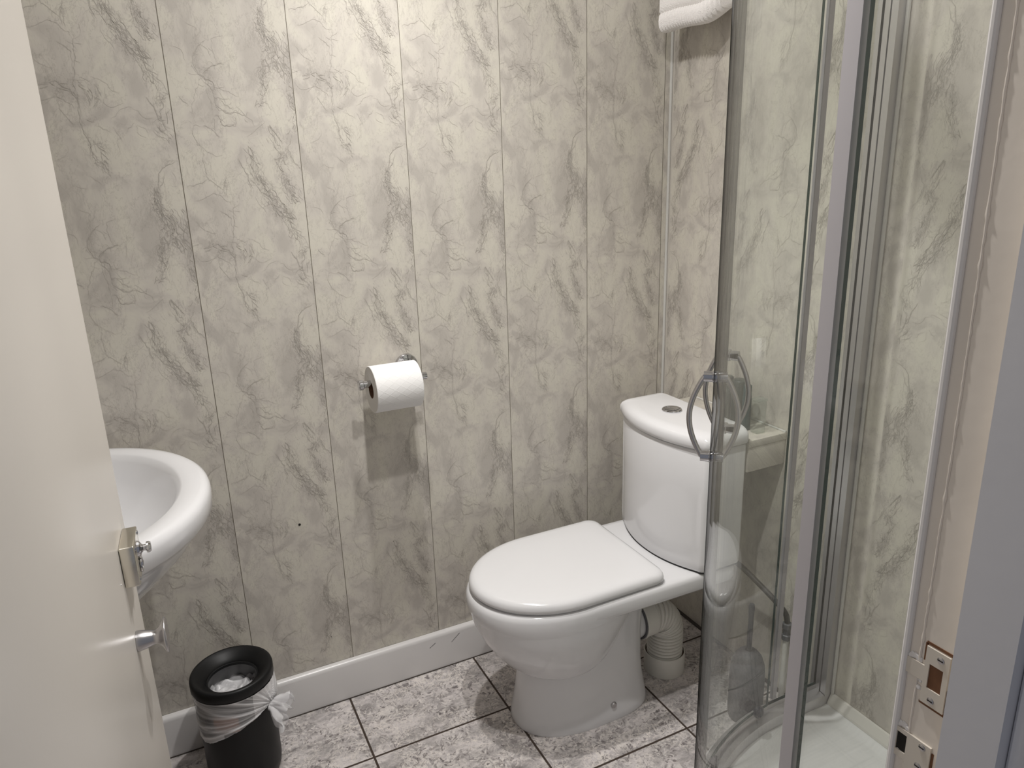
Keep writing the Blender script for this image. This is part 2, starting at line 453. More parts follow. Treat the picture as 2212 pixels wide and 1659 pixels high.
def tray_mat():
    m, nt, p = new_mat('white_acrylic_tray')
    N, L = nt.nodes, nt.links
    p.inputs['Roughness'].default_value = 0.3
    tc = N.new('ShaderNodeTexCoord')
    mp = N.new('ShaderNodeMapping'); mp.inputs['Rotation'].default_value = (0, 0, 0.6); mp.inputs['Scale'].default_value = (6, 160, 1)
    no = N.new('ShaderNodeTexNoise'); no.inputs['Scale'].default_value = 1; no.inputs['Detail'].default_value = 3
    L.new(tc.outputs['Object'], mp.inputs[0]); L.new(mp.outputs[0], no.inputs['Vector'])
    mx = N.new('ShaderNodeMix'); mx.data_type = 'RGBA'; L.new(no.outputs['Fac'], mx.inputs[0])
    mx.inputs[6].default_value = (0.74, 0.74, 0.735, 1); mx.inputs[7].default_value = (0.86, 0.86, 0.855, 1)
    L.new(mx.outputs[2], p.inputs['Base Color'])
    return m
M['tray'] = tray_mat()

def paper_mat():
    m, nt, p = new_mat('quilted_white_paper')
    N, L = nt.nodes, nt.links
    p.inputs['Base Color'].default_value = (0.86, 0.85, 0.84, 1); p.inputs['Roughness'].default_value = 0.9
    p.inputs['Specular IOR Level'].default_value = 0.1
    uv = N.new('ShaderNodeAttribute'); uv.attribute_name = 'wrap'
    sp = N.new('ShaderNodeSeparateXYZ'); L.new(uv.outputs['Vector'], sp.inputs[0])
    def mt(op, a, b=None):
        n = N.new('ShaderNodeMath'); n.operation = op
        for i, v in enumerate((a, b)):
            if v is None: continue
            if isinstance(v, (int, float)): n.inputs[i].default_value = v
            else: L.new(v, n.inputs[i])
        return n.outputs[0]
    a = mt('ADD', mt('MULTIPLY', sp.outputs[0], 36.0), mt('MULTIPLY', sp.outputs[1], 52.0))
    b = mt('SUBTRACT', mt('MULTIPLY', sp.outputs[0], 36.0), mt('MULTIPLY', sp.outputs[1], 52.0))
    def line(v):
        f = mt('FRACT', v); d = mt('ABSOLUTE', mt('SUBTRACT', f, 0.5))
        n = N.new('ShaderNodeMapRange'); n.inputs[1].default_value = 0.0; n.inputs[2].default_value = 0.09; n.inputs[3].default_value = 1; n.inputs[4].default_value = 0
        L.new(d, n.inputs[0]); return n.outputs[0]
    ln = mt('MAXIMUM', line(a), line(b))
    dots = N.new('ShaderNodeTexVoronoi'); dots.inputs['Scale'].default_value = 520
    L.new(uv.outputs['Vector'], dots.inputs['Vector'])
    h = mt('MULTIPLY', ln, mt('SUBTRACT', 1.2, dots.outputs['Distance']))
    bu = N.new('ShaderNodeBump'); bu.inputs['Strength'].default_value = 0.30; bu.inputs['Distance'].default_value = 0.0010; bu.invert = True
    L.new(h, bu.inputs['Height']); L.new(bu.outputs['Normal'], p.inputs['Normal'])
    return m
M['paper'] = paper_mat()
M['paper_end'] = simple('paper_roll_end', (0.78, 0.76, 0.73), 0.95, spec=0.1, bump=0.3, bscale=700)
M['towel'] = simple('white_terry_towel', (0.92, 0.89, 0.87), 1.0, spec=0.05, bump=1.0, bscale=420)
M['lamp'] = bpy.data.materials.new('lamp_glow'); M['lamp'].use_nodes = True
_p = M['lamp'].node_tree.nodes['Principled BSDF']
_p.inputs['Emission Color'].default_value = (1, 0.96, 0.9, 1); _p.inputs['Emission Strength'].default_value = 12

# ------------------------------------------------------------------ room shell
XR, YB, YF, XL, ZC = 1.362, 1.754, 0.385, -0.42, 2.32
PW, PP = 0.25, 0.6845          # panel width, vertical repeat of the marble print
VEINS = [['n',[[194.4,-52.2],[196.9,-23.2],[207.3,-2.6],[208.6,27.0],[195.5,53.7],[184.7,83.0],[184.5,115.5],[169.1,140.1]]],['n',[[218.0,-15.7],[225.4,14.1],[227.6,50.9],[215.8,75.6]]],['n',[[248.5,-16.8],[248.7,15.1],[241.4,47.0],[240.5,77.1],[247.7,134.1],[246.4,169.9],[234.4,195.4]]],['n',[[205.2,-7.2],[220.4,16.1],[225.6,43.9],[239.0,63.1],[241.2,84.2]]],['m',[[200.5,84.0],[191.4,106.6],[180.5,119.9]]],['n',[[190.7,177.2],[202.8,214.3],[210.9,239.3],[209.8,288.3],[220.5,316.9],[227.8,340.5]]],['m',[[231.2,204.8],[224.0,233.3],[242.4,262.2],[249.7,267.9]]],['n',[[138.1,220.1],[147.2,257.1],[158.9,294.9],[176.4,326.6]]],['m',[[118.2,239.6],[129.2,267.2],[138.0,307.2]]],['t',[[145.5,218.4],[151.6,233.4],[146.2,240.1]]],['n',[[173.8,328.1],[192.0,355.4],[215.9,378.8],[222.2,400.1]]],['t',[[119.6,-1.7],[104.8,-3.5],[93.3,8.2],[97.5,37.2],[96.3,50.5]]],['m',[[112.3,53.7],[96.2,51.6],[78.7,65.2],[68.3,78.0],[83.7,85.7],[88.9,104.2]]],['m',[[81.7,9.8],[57.0,30.7],[51.0,56.9],[61.7,75.4],[68.3,78.0]]],['m',[[68.3,78.0],[82.4,99.2],[85.1,119.9],[92.5,141.1],[113.0,149.7],[125.1,147.1],[143.3,159.1],[151.7,145.7]]],['t',[[89.6,97.4],[101.0,100.5],[108.1,98.7]]],['t',[[85.1,119.9],[113.3,119.7],[118.2,117.7]]],['t',[[94.2,122.9],[111.7,138.0],[121.1,138.7]]],['t',[[72.0,87.2],[71.9,112.1],[80.8,128.7],[79.6,153.9]]],['m',[[81.9,154.1],[91.2,154.8],[94.6,169.0],[101.1,176.6],[122.9,172.6]]],['t',[[79.8,151.6],[76.7,172.1],[79.3,181.7]]],['t',[[124.4,155.2],[125.8,167.0],[122.9,172.6]]],['m',[[56.6,175.0],[77.0,181.5],[87.4,196.4]]],['t',[[56.6,175.0],[40.7,171.3],[33.9,182.2],[33.7,196.1],[45.6,215.8],[46.8,227.6]]],['t',[[63.5,80.0],[46.4,114.8],[38.9,132.4],[38.9,155.1]]],['m',[[19.1,115.1],[28.7,131.6]]],['t',[[46.8,227.6],[46.1,258.2],[50.9,282.5],[81.6,310.2]]],['m',[[90.6,291.9],[84.3,308.1],[84.3,320.2]]],['t',[[50.9,282.5],[31.3,289.8],[7.3,296.4]]],['t',[[20.2,325.1],[44.0,319.1],[62.7,308.5],[83.6,329.9],[94.8,335.8]]],['m',[[94.8,335.8],[93.9,369.2],[84.1,400.8],[83.7,455.8],[81.5,500.6],[92.3,539.0],[95.1,568.5],[106.4,579.0],[116.9,596.7]]],['n',[[100.7,520.0],[103.5,549.4],[107.2,572.0],[114.7,588.7]]],['t',[[67.0,346.0],[83.0,359.9],[89.4,381.7]]],['m',[[87.0,277.6],[81.0,302.7]]],['n',[[27.5,427.3],[51.6,423.3],[76.9,436.7],[80.3,458.3]]],['t',[[43.4,441.7],[59.5,456.3],[76.6,464.3]]],['n',[[94.3,417.1],[108.6,424.1],[116.7,433.1],[108.4,465.8]]],['t',[[47.2,459.9],[56.7,479.8],[69.7,497.3]]],['n',[[155.4,279.0],[169.6,315.7],[188.3,343.6],[210.3,372.8],[222.7,407.1],[232.5,437.7],[232.5,469.8],[218.9,509.4],[239.4,533.1]]],['m',[[177.8,297.2],[203.5,347.1],[214.4,363.4]]],['n',[[215.8,288.5],[216.5,312.4],[242.6,335.2]]],['m',[[205.7,448.7],[222.4,474.4],[234.7,513.7]]],['m',[[242.4,570.7],[211.1,587.6],[197.2,628.1],[191.8,648.9],[201.6,682.1]]],['m',[[220.3,594.0],[213.4,614.3],[204.3,622.8],[195.0,649.9]]],['n',[[191.8,648.9],[204.1,690.5],[212.4,708.4],[203.0,736.0],[185.5,776.6]]],['t',[[175.1,497.7],[161.3,508.3],[157.5,514.4]]],['t',[[94.5,493.6],[108.3,493.8]]],['t',[[20.3,415.3],[-6.7,421.8],[-19.5,431.9]]]]

def smooth_noise(rng, n, amp, knots):
    k = rng.uniform(-amp, amp, max(2, knots))
    return np.interp(np.linspace(0, 1, n), np.linspace(0, 1, len(k)), k)

def crinkle(pts, rng, amp, step=2.2):
    """resample a polyline (mm) and roughen it"""
    p = np.array(pts, float)
    for _ in range(1):          # round the corners
        if len(p) > 2:
            r = np.empty((2 * (len(p) - 1), 2)); r[0::2] = p[:-1] * .75 + p[1:] * .25; r[1::2] = p[:-1] * .25 + p[1:] * .75
            p = np.vstack([p[:1], r, p[-1:]])
    d = np.r_[0, np.cumsum(np.hypot(*np.diff(p, axis=0).T))]
    n = max(4, int(d[-1] / step))
    t = np.linspace(0, d[-1], n)
    q = np.c_[np.interp(t, d, p[:, 0]), np.interp(t, d, p[:, 1])]
    for oct_, a in ((14.0, amp), (6.0, amp * 0.8), (2.6, amp * 0.5)):
        kn = max(2, int(d[-1] / oct_) + 1)
        q[:, 0] += smooth_noise(rng, n, a, kn)
        q[:, 1] += smooth_noise(rng, n, a, kn)
    return q

def path_at(p, d, t):
    return np.array([np.interp(t, d, p[:, 0]), np.interp(t, d, p[:, 1])])

def vein_set(seed):
    rng = np.random.default_rng(seed)
    out = []                    # (points mm, width mm, shade)
    def line(pts, amp, wd, sh): out.append((crinkle(pts, rng, amp, 1.5), wd, sh))
    for kind, pts in VEINS:
        p = np.array(pts, float)
        d = np.r_[0, np.cumsum(np.hypot(*np.diff(p, axis=0).T))]
        L = d[-1]
        if kind == 't':
            line(pts, 2.1, 0.6, 1)
        elif kind == 'm':
            line(pts, 2.2, 0.8, 1 + int(rng.random() < .5))
            line(p + rng.uniform(-3, 3, p.shape), 2.2, 0.55, 0)
        else:
            # braided net: lanes of nodes along the path, joined crosswise into cells
            nk = max(3, int(L / 10.5)); nl = 5
            nodes = np.zeros((nk + 1, nl, 2))
            wob = rng.normal(0, 1.6, nk + 1)
            for k in range(nk + 1):
                t = L * min(1, max(0, (k + rng.normal(0, .12)) / nk))
                c = path_at(p, d, t); e = path_at(p, d, min(L, t + 2)) - path_at(p, d, max(0, t - 2))
                e /= np.hypot(*e) + 1e-9
                sp = 6.6 * (0.35 + 0.65 * math.sin(PI * (0.12 + 0.76 * k / nk)))
                for j in range(nl):
                    nodes[k, j] = c + np.array([e[1], -e[0]]) * ((j - 2) * sp + wob[k] + rng.normal(0, 1.5)) + e * rng.normal(0, 3.2)
            for k in range(nk):
                for j in range(nl):
                    cen = 1 - abs(j - 2) / 2.6
                    for j2 in (j - 1, j, j + 1):
                        if not 0 <= j2 < nl: continue
                        if rng.random() > (0.50 if j2 == j else 0.27) * (0.45 + 0.75 * cen): continue
                        mid = (nodes[k, j] + nodes[k + 1, j2]) / 2 + rng.normal(0, 1.4, 2)
                        sh = 2 if rng.random() < 0.42 * cen + .06 else int(rng.integers(0, 2))
                        line([nodes[k, j], mid, nodes[k + 1, j2]], 0.8, rng.uniform(0.5, 0.85) + 0.2 * (sh == 2), sh)
            # streaky dashes beside the net
            for k in range(int(L / 13)):
                c = path_at(p, d, rng.uniform(0, L)) + rng.normal(0, 7, 2)
                a = rng.normal(PI / 2 - 0.25, 0.35); ln = rng.uniform(6, 16)
                e = c + ln * np.array([math.cos(a), math.sin(a)])
                line([c, (c + e) / 2 + rng.normal(0, 1.5, 2), e], 0.7, rng.uniform(0.4, 0.65), int(rng.random() < .3))
        # twigs leaving the vein
        for k in range(int(L / (16 if kind != 't' else 34))):
            c = path_at(p, d, rng.uniform(0, L))
            a = rng.uniform(0, 2 * PI); ln = rng.uniform(5, 14)
            q = [c]
            for s_ in range(3):
                a += rng.normal(0, 0.5); q.append(q[-1] + ln / 3 * np.array([math.cos(a), math.sin(a)]))
            line(q, 0.7, 0.5, int(rng.random() < .4))
    # faint hair cracks all over the sheet
    for k in range(40):
        c = np.array([rng.uniform(5, 245), rng.uniform(0, 684)])
        a = rng.normal(PI / 2 - 0.3, 0.7); ln = rng.uniform(20, 60)
        p = [c]
        for s_ in range(5):
            a += rng.normal(0, 0.45)
            p.append(p[-1] + ln / 5 * np.array([math.cos(a), math.sin(a)]))
        line(p, 1.3, 0.5, 0)
    return out
VSET = vein_set(7)

# halo: blurred vein density over one panel repeat (u 0..250 mm, w 0..684.5 mm)
HU, HW = 64, 172
_h = np.zeros((HW, HU))
for q, wd, sh in VSET:
    if sh == 0 and wd < 0.55: continue
    for u, w in q:
        if 0 <= u < 250:
            _h[int((w % 684.5) / 684.5 * HW) % HW, int(u / 250 * HU)] += wd * (1 + sh) * 0.5
def blur(a, n):
    for _ in range(n):
        a = (np.roll(a, 1, 0) + np.roll(a, -1, 0) + 2 * a) / 4
        b = np.pad(a, ((0, 0), (1, 1)), mode='edge')
        a = (b[:, :-2] + b[:, 2:] + 2 * b[:, 1:-1]) / 4
    return a
HALO = blur(_h, 7)
HALO = np.clip(HALO / np.percentile(HALO, 97), 0, 1)

def marble_wall(name, origin, du, length, zmax, nrm, seams, phases, thick, label, holes=(), joints=True):
    """PVC panel cladding: base grid + printed vein ribbons + joints, one mesh.
    origin: start at floor; du: horizontal unit; nrm: into the room; seams: u of panel left edges"""
    o = np.array(origin, float); du = np.array(du, float); nv = np.array(nrm, float); up = np.array([0, 0, 1.0])
    V, F, MI, HA, UV = [], [], [], [], []
    def addv(u, z, d, halo=0.0, uvw=(0, 0, 0)):
        V.append(o + du * u + up * z + nv * d); HA.append(halo); UV.append(uvw); return len(V) - 1
    flip = np.dot(np.cross(du, up), nv) < 0
    def quad(a, b, c, d, m):
        F.append((d, c, b, a) if flip else (a, b, c, d)); MI.append(m)
    for s, ph in zip(seams, phases):
        u0, u1 = max(0, s), min(length, s + PW)
        if u1 - u0 < 1e-4: continue
        nu, nz = max(2, int((u1 - u0) / 0.008)), int(zmax / 0.010)
        ids = np.empty((nz + 1, nu + 1), int)
        for j in range(nz + 1):
            z = zmax * j / nz
            w = ((ph - z) % PP) / PP * HW
            j0 = int(w) % HW; fj = w - int(w)
            for i in range(nu + 1):
                u = u0 + (u1 - u0) * i / nu
                x = min(HU - 1.001, max(0, (u - s) / PW * HU - 0.5)); i0 = int(x); fi = x - i0
                h = (HALO[j0, i0] * (1 - fi) + HALO[j0, i0 + 1] * fi) * (1 - fj) + (HALO[(j0 + 1) % HW, i0] * (1 - fi) + HALO[(j0 + 1) % HW, i0 + 1] * fi) * fj
                th = 2 * PI * (ph - z) / PP
                ids[j, i] = addv(u, z, 0, h, (u - s, math.cos(th) * PP / (2 * PI), math.sin(th) * PP / (2 * PI)))
        for j in range(nz):
            for i in range(nu):
                quad(ids[j, i], ids[j, i + 1], ids[j + 1, i + 1], ids[j + 1, i], 0)
        # veins
        kmin, kmax = int(math.floor((ph - zmax) / PP)) - 1, int(math.ceil(ph / PP)) + 1
        for k in range(kmin, kmax + 1):
            for n_, (q, wd, sh) in enumerate(VSET):
                uu = s + q[:, 0] / 1000.0
                zz = ph - k * PP - q[:, 1] / 1000.0
                if zz.max() < 0.12 or zz.min() > zmax: continue
                t = np.gradient(q, axis=0); t /= np.maximum(1e-6, np.hypot(t[:, 0], t[:, 1]))[:, None]
                hw = wd / 2000.0 * np.sin(np.linspace(0.12, PI - 0.12, len(q))) ** 0.5
                au, az = uu - t[:, 1] * hw, zz - t[:, 0] * hw
                bu, bz = uu + t[:, 1] * hw, zz + t[:, 0] * hw
                # ribbon in (u, z); z is flipped against w
                dlt = 0.00025 + 0.00006 * (n_ % 5)
                prev = None
                for i in range(len(q)):
                    if min(au[i], bu[i]) < u0 + 0.0008 or max(au[i], bu[i]) > u1 - 0.0008 or zz[i] < 0.005 or zz[i] > zmax - 0.005:
                        prev = None; continue
                    cur = (addv(au[i], az[i], dlt), addv(bu[i], bz[i], dlt))
                    if prev:
                        a, b = prev; c, d = cur
                        quad(a, c, d, b, 1 + sh)
                    prev = cur
        # joint at the left edge
        if joints and u0 > 0.002:
            a = addv(u0 - 0.0006, 0, 0.0006); b = addv(u0 + 0.0006, 0, 0.0006); c = addv(u0 + 0.0006, zmax, 0.0006); d = addv(u0 - 0.0006, zmax, 0.0006)
            quad(a, b, c, d, 4)
    for (u, z, r) in holes:
        c = addv(u, z, 0.0008)
        rg = [addv(u + r * math.cos(2 * PI * k / 12), z + r * math.sin(2 * PI * k / 12), 0.0008) for k in range(12)]
        for k in range(12):
            quad(c, rg[k], rg[(k + 1) % 12], rg[(k + 1) % 12], 5) if False else (F.append((c, rg[(k + 1) % 12], rg[k]) if flip else (c, rg[k], rg[(k + 1) % 12])), MI.append(5))
    # solid backing behind the cladding
    c8 = [addv(u, z, d) for u in (0, length) for z in (0, zmax) for d in (-0.0005, -thick)]
    for f in ((0, 1, 3, 2), (4, 6, 7, 5), (0, 4, 5, 1), (2, 3, 7, 6), (1, 5, 7, 3), (0, 2, 6, 4)):
        F.append(tuple(c8[i] for i in f)); MI.append(0)
    me = bpy.data.meshes.new(name)
    me.from_pydata([tuple(v) for v in V], [], F)
    for m in (M['marble'], M['vein_a'], M['vein_b'], M['vein_c'], M['seam'], M['dark_hole']): me.materials.append(m)
    me.polygons.foreach_set('material_index', MI)
    a = me.attributes.new('halo', 'FLOAT', 'POINT'); a.data.foreach_set('value', HA)
    a = me.attributes.new('panel_uv', 'FLOAT_VECTOR', 'POINT'); a.data.foreach_set('vector', np.array(UV, float).ravel())
    me.update()
    ob = link(bpy.data.objects.new(name, me))
    struct(ob, label)
    return ob

A0 = 0.0895
seams_b = [A0 + PW * k - XL for k in range(-3, 6)]
ph_b = {-3: 0.93, -2: 1.21, -1: 1.307, 0: 1.6635, 1: 1.3339, 2: 1.3147, 3: 1.3651, 4: 1.3215, 5: 1.30}
marble_wall('wall_back', (XL, YB, 0), (1, 0, 0), XR - XL, ZC, (0, -1, 0), seams_b, [ph_b[k] for k in range(-3, 6)], 0.1,
            'marble-print panelled wall behind the toilet roll and bin',
            holes=[(0.2411 - XL, 0.5394, 0.0032), (0.2875 - XL, 0.196, 0.0012), (0.478 - XL, 0.43, 0.0011)])
seams_r = [YB - 0.012 - PW * (k + 1) - (YF - 0.10) for k in range(6)]
ph_r = [1.71, 1.49, 1.62, 1.55, 1.38, 1.66]
marble_wall('wall_right', (XR, YF - 0.10, 0), (0, 1, 0), YB - YF + 0.10, ZC, (-1, 0, 0), seams_r, ph_r, 0.1,
            'marble-print panelled wall behind the cistern and shower', joints=False)
marble_wall('wall_left', (XL, YF - 0.10, 0), (0, 1, 0), YB - YF + 0.10, ZC, (1, 0, 0), [PW * k for k in range(6)], [1.2, 1.5, 1.1, 1.35, 1.6, 1.27], 0.1,
            'marble-print panelled wall the wash basin hangs on')

# front wall with the doorway (x -0.135 .. 0.60), 0.10 thick
JX = 0.600; HX = -0.135; YO = 0.285; DZ = 2.03
bm = bmesh.new()
box(bm, XL - 0.1, HX - 0.03, YO, YF, 0, ZC)
box(bm, JX + 0.03, XR + 0.1, YO, YF, 0, ZC)
box(bm, HX - 0.03, JX + 0.03, YO, YF, DZ + 0.03, ZC)
struct(bm_obj('wall_front', bm, M['white_wall'], smooth=False), 'wall around the doorway')

bm = bmesh.new(); box(bm, XL - 0.1, XR + 0.1, -1.0, YB + 0.1, -0.05, 0)
struct(bm_obj('floor', bm, M['tile'], smooth=False), 'grey stone-look tiled floor with dark grout')
bm = bmesh.new(); box(bm, XL - 0.1, XR + 0.1, YO, YB + 0.1, ZC, ZC + 0.05)
struct(bm_obj('ceiling', bm, M['white_wall'], smooth=False), 'white ceiling')

# skirting along the back wall, rounded top
prof = [(0, 0), (-0.016, 0), (-0.016, 0.103), (-0.0145, 0.109), (-0.011, 0.113), (-0.005, 0.1145), (0, 0.1145)]
bm = bmesh.new()
loft(bm, [[(x, YB - 0.001 + a, b) for a, b in prof] for x in (XL + 0.001, 1.10)])
# black scuffs on the skirting
for (x, z, dx, dz) in ((0.62, 0.075, 0.026, 0.022), (0.553, 0.077, 0.018, 0.011)):
    y = YB - 0.001 - 0.0163
    v = [bm.verts.new((x, y, z)), bm.verts.new((x + dx, y, z + dz)), bm.verts.new((x + dx - 0.001, y, z + dz + 0.0012)), bm.verts.new((x - 0.0006, y, z + 0.001))]
    bm.faces.new(v).material_index = 1
box(bm, XL + 0.001, 1.10, YB - 0.0195, YB - 0.0165, 0.0003, 0.0022, mi=2)
struct(bm_obj('baseboard_back', bm, [M['white_paint'], M['rubber'], M['dirt']], auto=40), 'white skirting board with two dark scuffs', )

# corner: folded panel trim and white bead of sealant
bm = bmesh.new()
tube(bm, [(XR - 0.003, YB - 0.003, z) for z in (0.0, 0.5, 1.0, 1.5, 2.0, ZC)], 0.0042, 10)
struct(bm_obj('trim_1', bm, M['sealant']), 'white sealant bead in the corner of the panelled walls')

bm = bmesh.new(); box(bm, XR - .009, XR - .0006, 1.13, 1.735, 0.0003, 0.006)
struct(bm_obj('trim_11', bm, M['dirt'], smooth=False), 'dark gap along the foot of the right wall')

# door frame: jambs with rebate and stop, head, architraves
def jamb(name, sgn, xf, label):
    bm = bmesh.new()
    rb = 0.333
    x_in = xf
    pts = [(x_in, YF + 0.002), (x_in, rb), (x_in - sgn * 0.013, rb), (x_in - sgn * 0.013, YO - 0.001), (x_in + sgn * 0.03, YO - 0.001), (x_in + sgn * 0.03, YF + 0.002)]
    loft(bm, [[(x, y, z) for x, y in pts] for z in (0, DZ)])
    for f in bm.faces:
        c = f.calc_center_median()
        f.material_index = 1 if (abs(c.x - (x_in - sgn * 0.013)) < 1e-4 or c.y < YO) else 0  # stop and hall-side faces carry the hall light's blue-grey in their colour
    return struct(bm_obj(name, bm, [M['jamb_paint'], M['hall_lit_paint']], smooth=False), label)
fr = jamb('trim_2', 1, JX, 'old white painted door jamb with two cut-in lock plates')
jamb('trim_3', -1, HX, 'door jamb the cream door hangs on')
bm = bmesh.new()
box(bm, HX, JX, 0.333, YF, DZ, DZ + 0.03); box(bm, HX, JX, YO, 0.333, DZ - 0.013, DZ + 0.03)
struct(bm_obj('trim_4', bm, M['jamb_paint'], smooth=False), 'door frame head above the doorway')
# architrave on the hall side, set back from the jamb face
bm = bmesh.new()
box(bm, JX + 0.001, JX + 0.07, YO - 0.019, YO - 0.001, 0, DZ + 0.06, 0.003)
struct(bm_obj('trim_5', bm, M['hall_lit_paint'], smooth=True), 'architrave, bluish hall daylight in its colour, at the right edge of the doorway')
bm = bmesh.new()
box(bm, HX - 0.07, HX - 0.001, YO - 0.019, YO - 0.001, 0, DZ + 0.06, 0.003)
struct(bm_obj('trim_6', bm, M['hall_lit_paint'], smooth=True), 'architrave at the hinge side of the doorway')
# rough painted cover bead where the panelling meets the jamb
rng = random.Random(3)
bm = bmesh.new()
tube(bm, [(JX - 0.0005, YF - 0.001, z * 0.05) for z in range(0, 41)], 0.0036, 10)
struct(bm_obj('trim_7', bm, M['white_paint']), 'thin white corner bead beside the door jamb')
bm = bmesh.new()
pts, rs = [], []
for k in range(260):
    z = 0.70 + k * 0.005
    if 0.895 < z < 0.915 or z < 0.72: pass
    pts.append((JX - 0.0002 + rng.uniform(-0.0002, 0.0002), 0.3690 + 0.0008 * math.sin(z * 9) + rng.uniform(-0.0003, 0.0003), z)); rs.append(0.0009 + rng.uniform(0, 0.0006) + (0.0008 if rng.random() < 0.05 else 0))
tube(bm, pts, rs, 7)
struct(bm_obj('trim_8', bm, M['jamb_paint']), 'ragged ridge of old paint on the door jamb')

M['jamb_plate'] = simple('painted_over_plate', (0.62, 0.57, 0.50), 0.35)
bm = bmesh.new()
for (y, z, r) in ((.3705, .9275, .0028), (.3735, .9290, .0024), (.3765, .9283, .0026), (.3790, .9265, .0020), (.3720, .8462, .0024), (.3752, .8480, .0028), (.3785, .8475, .0026), (.3812, .8455, .0022), (.3778, .8155, .0022), (.3745, .8140, .0024), (.3660, .906, .0018), (.3670, .898, .0020)):
    lathe(bm, [(0, -.0010), (r * .9, -.0009), (r * 1.5, 0), (r * 1.4, .001)], (JX - .0006, y, z), 'X', 5)
bm_obj('torn_paint', bm, M['white_paint'], fr, auto=20)

def plate(strips, cut, hole, holemat, screws):
    """lock plate let into the jamb face (x = JX), seen from -x; all boxes are (y0, y1, z0, z1)"""
    x = JX
    bm = bmesh.new()
    for r in cut: box(bm, x - 0.0006, x + 0.002, *r)
    o = bm_obj('strike_plate', bm, M['raw_wood'], fr, smooth=False)
    bm = bmesh.new()
    for r in strips: box(bm, x - 0.0022, x + 0.0015, *r)
    bm_obj('face_plate', bm, M['jamb_plate'], o, smooth=False)
    bm = bmesh.new(); box(bm, x - 0.0009, x + 0.0015, *hole)
    bm_obj('latch_hole', bm, holemat, o, smooth=False)
    for (y, z) in screws:
        bm = bmesh.new()
        c = (x - 0.0022, y, z)
        lathe(bm, [(0.0034, 0.0), (0.0034, -0.0006), (0.0026, -0.0011), (0, -0.0012)], c, 'X', 16)
        box(bm, c[0] - 0.0015, c[0] - 0.0010, y - .0026, y + .0026, z - .0005, z + .0005, mi=1)
        bm_obj('screw', bm, [M['satin'], M['dark_hole']], o)
plate([(.3405, .3635, .8865, .904), (.3405, .3635, .930, .947), (.359, .3635, .904, .930), (.3405, .3455, .904, .930), (.3635, .3815, .908, .925)],
      [(.340, .365, .948, .951), (.3635, .366, .930, .949), (.340, .365, .883, .886), (.338, .3402, .886, .912)],
      (.3455, .359, .904, .930), M['raw_wood'], [(.349, .940), (.353, .893)])
plate([(.3455, .3700, .796, .8435), (.3700, .3815, .8385, .8435), (.3805, .3820, .8175, .8385), (.3700, .3815, .810, .8175)],
      [(.343, .3452, .800, .838), (.350, .370, .793, .7958)],
      (.3705, .3807, .8175, .8385), M['dark_hole'], [(.354, .8385), (.3555, .8155)])

# ------------------------------------------------------------------ open door (hinged on the left jamb)
ang = math.radians(90 - 3.0)
door = bpy.data.objects.new('door_1', None); COL.objects.link(door)
struct(door, 'cream painted door standing open at the left, silver knob and lock on it')
door.location = (-0.1494 + 0.0524 * 0.372, 0.372, 0.012)
door.rotation_euler = (0, 0, ang)
# local: +x along the leaf to its free edge, -y is the face towards the room
DW, DT = 0.765, 0.038
bm = bmesh.new(); box(bm, 0, DW, 0, DT, 0, 2.0, 0.0025, 2)
bm_obj('door_leaf', bm, M['cream_paint'], door)
# small rim lock: a nickel box with a turn knob
zl = 0.8815 - 0.012
lx0, lx1 = 0.660, 0.728
bm = bmesh.new(); box(bm, lx0, lx1, -0.0195, -0.0003, zl - 0.0300, zl + 0.0300, 0.0022, 3)
lock = bm_obj('rim_lock', bm, M['steel'], door)
bm = bmesh.new()
lathe(bm, [(0.0115, -0.0195), (0.0105, -0.0225), (0.006, -0.025), (0.0045, -0.027), (0.0045, -0.030), (0.0075, -0.031), (0.0080, -0.034), (0.0065, -0.0365), (0, -0.037)], (lx0 + 0.034, 0, zl + 0.010), 'Y', 24)
bm_obj('turn_knob', bm, M['chrome'], lock)
bm = bmesh.new()
tube(bm, [(lx0 + 0.034 + 0.008 * math.cos(a), -0.021, zl - 0.014 + 0.010 * math.sin(a)) for a in np.linspace(0, 2 * PI, 25)], 0.0016, 8)
bm_obj('key_rose', bm, M['chrome'], lock)
for (sx, sz) in ((lx0 + .008, zl + .023), (lx0 + .008, zl - .023), (lx1 - .008, zl + .023), (lx1 - .008, zl - .023)):
    bm = bmesh.new(); lathe(bm, [(0.0032, -0.0193), (0.003, -0.0205), (0, -0.0212)], (sx, 0, sz), 'Y', 12)
    bm_obj('screw', bm, M['chrome'], lock)
# pull knob
zk = 0.764 - 0.012
bm = bmesh.new()
kp = [(0.0145, -0.0003), (0.0145, -0.003), (0.0128, -0.012), (0.0105, -0.020), (0.0098, -0.024), (0.0110, -0.0275), (0.0150, -0.0315), (0.0205, -0.0345), (0.0245, -0.0365), (0.0250, -0.0380), (0.0240, -0.0392), (0.015, -0.0402), (0, -0.0405)]
lathe(bm, kp, (0.668, 0, zk), 'Y', 40)
bm_obj('door_knob', bm, M['satin'], door, auto=60)
for (hx_, hz) in ((0.005, 0.22), (0.005, 1.72)):
    bm = bmesh.new(); tube(bm, [(hx_ - 0.004, -0.004, hz + k * 0.02) for k in range(5)], 0.005, 10)
    bm_obj('hinge', bm, M['steel'], door)
bm = bmesh.new()
lathe(bm, [(0.0012, 0.0002), (0.0012, -0.0008), (0, -0.0012)], (0.632, 0, 0.862), 'Y', 10)
bm_obj('paint_nib', bm, M['white_paint'], door)

# ------------------------------------------------------------------ toilet
TY = 1.441
toilet = thing('toilet', 'white close-coupled toilet with its lid shut, standing on the tiles in the corner', 'toilet', (0, 0, 0))
toilet.location = (0.86, TY, 0)
def tl(x, y, z): return (x - 0.86, y - TY, z)

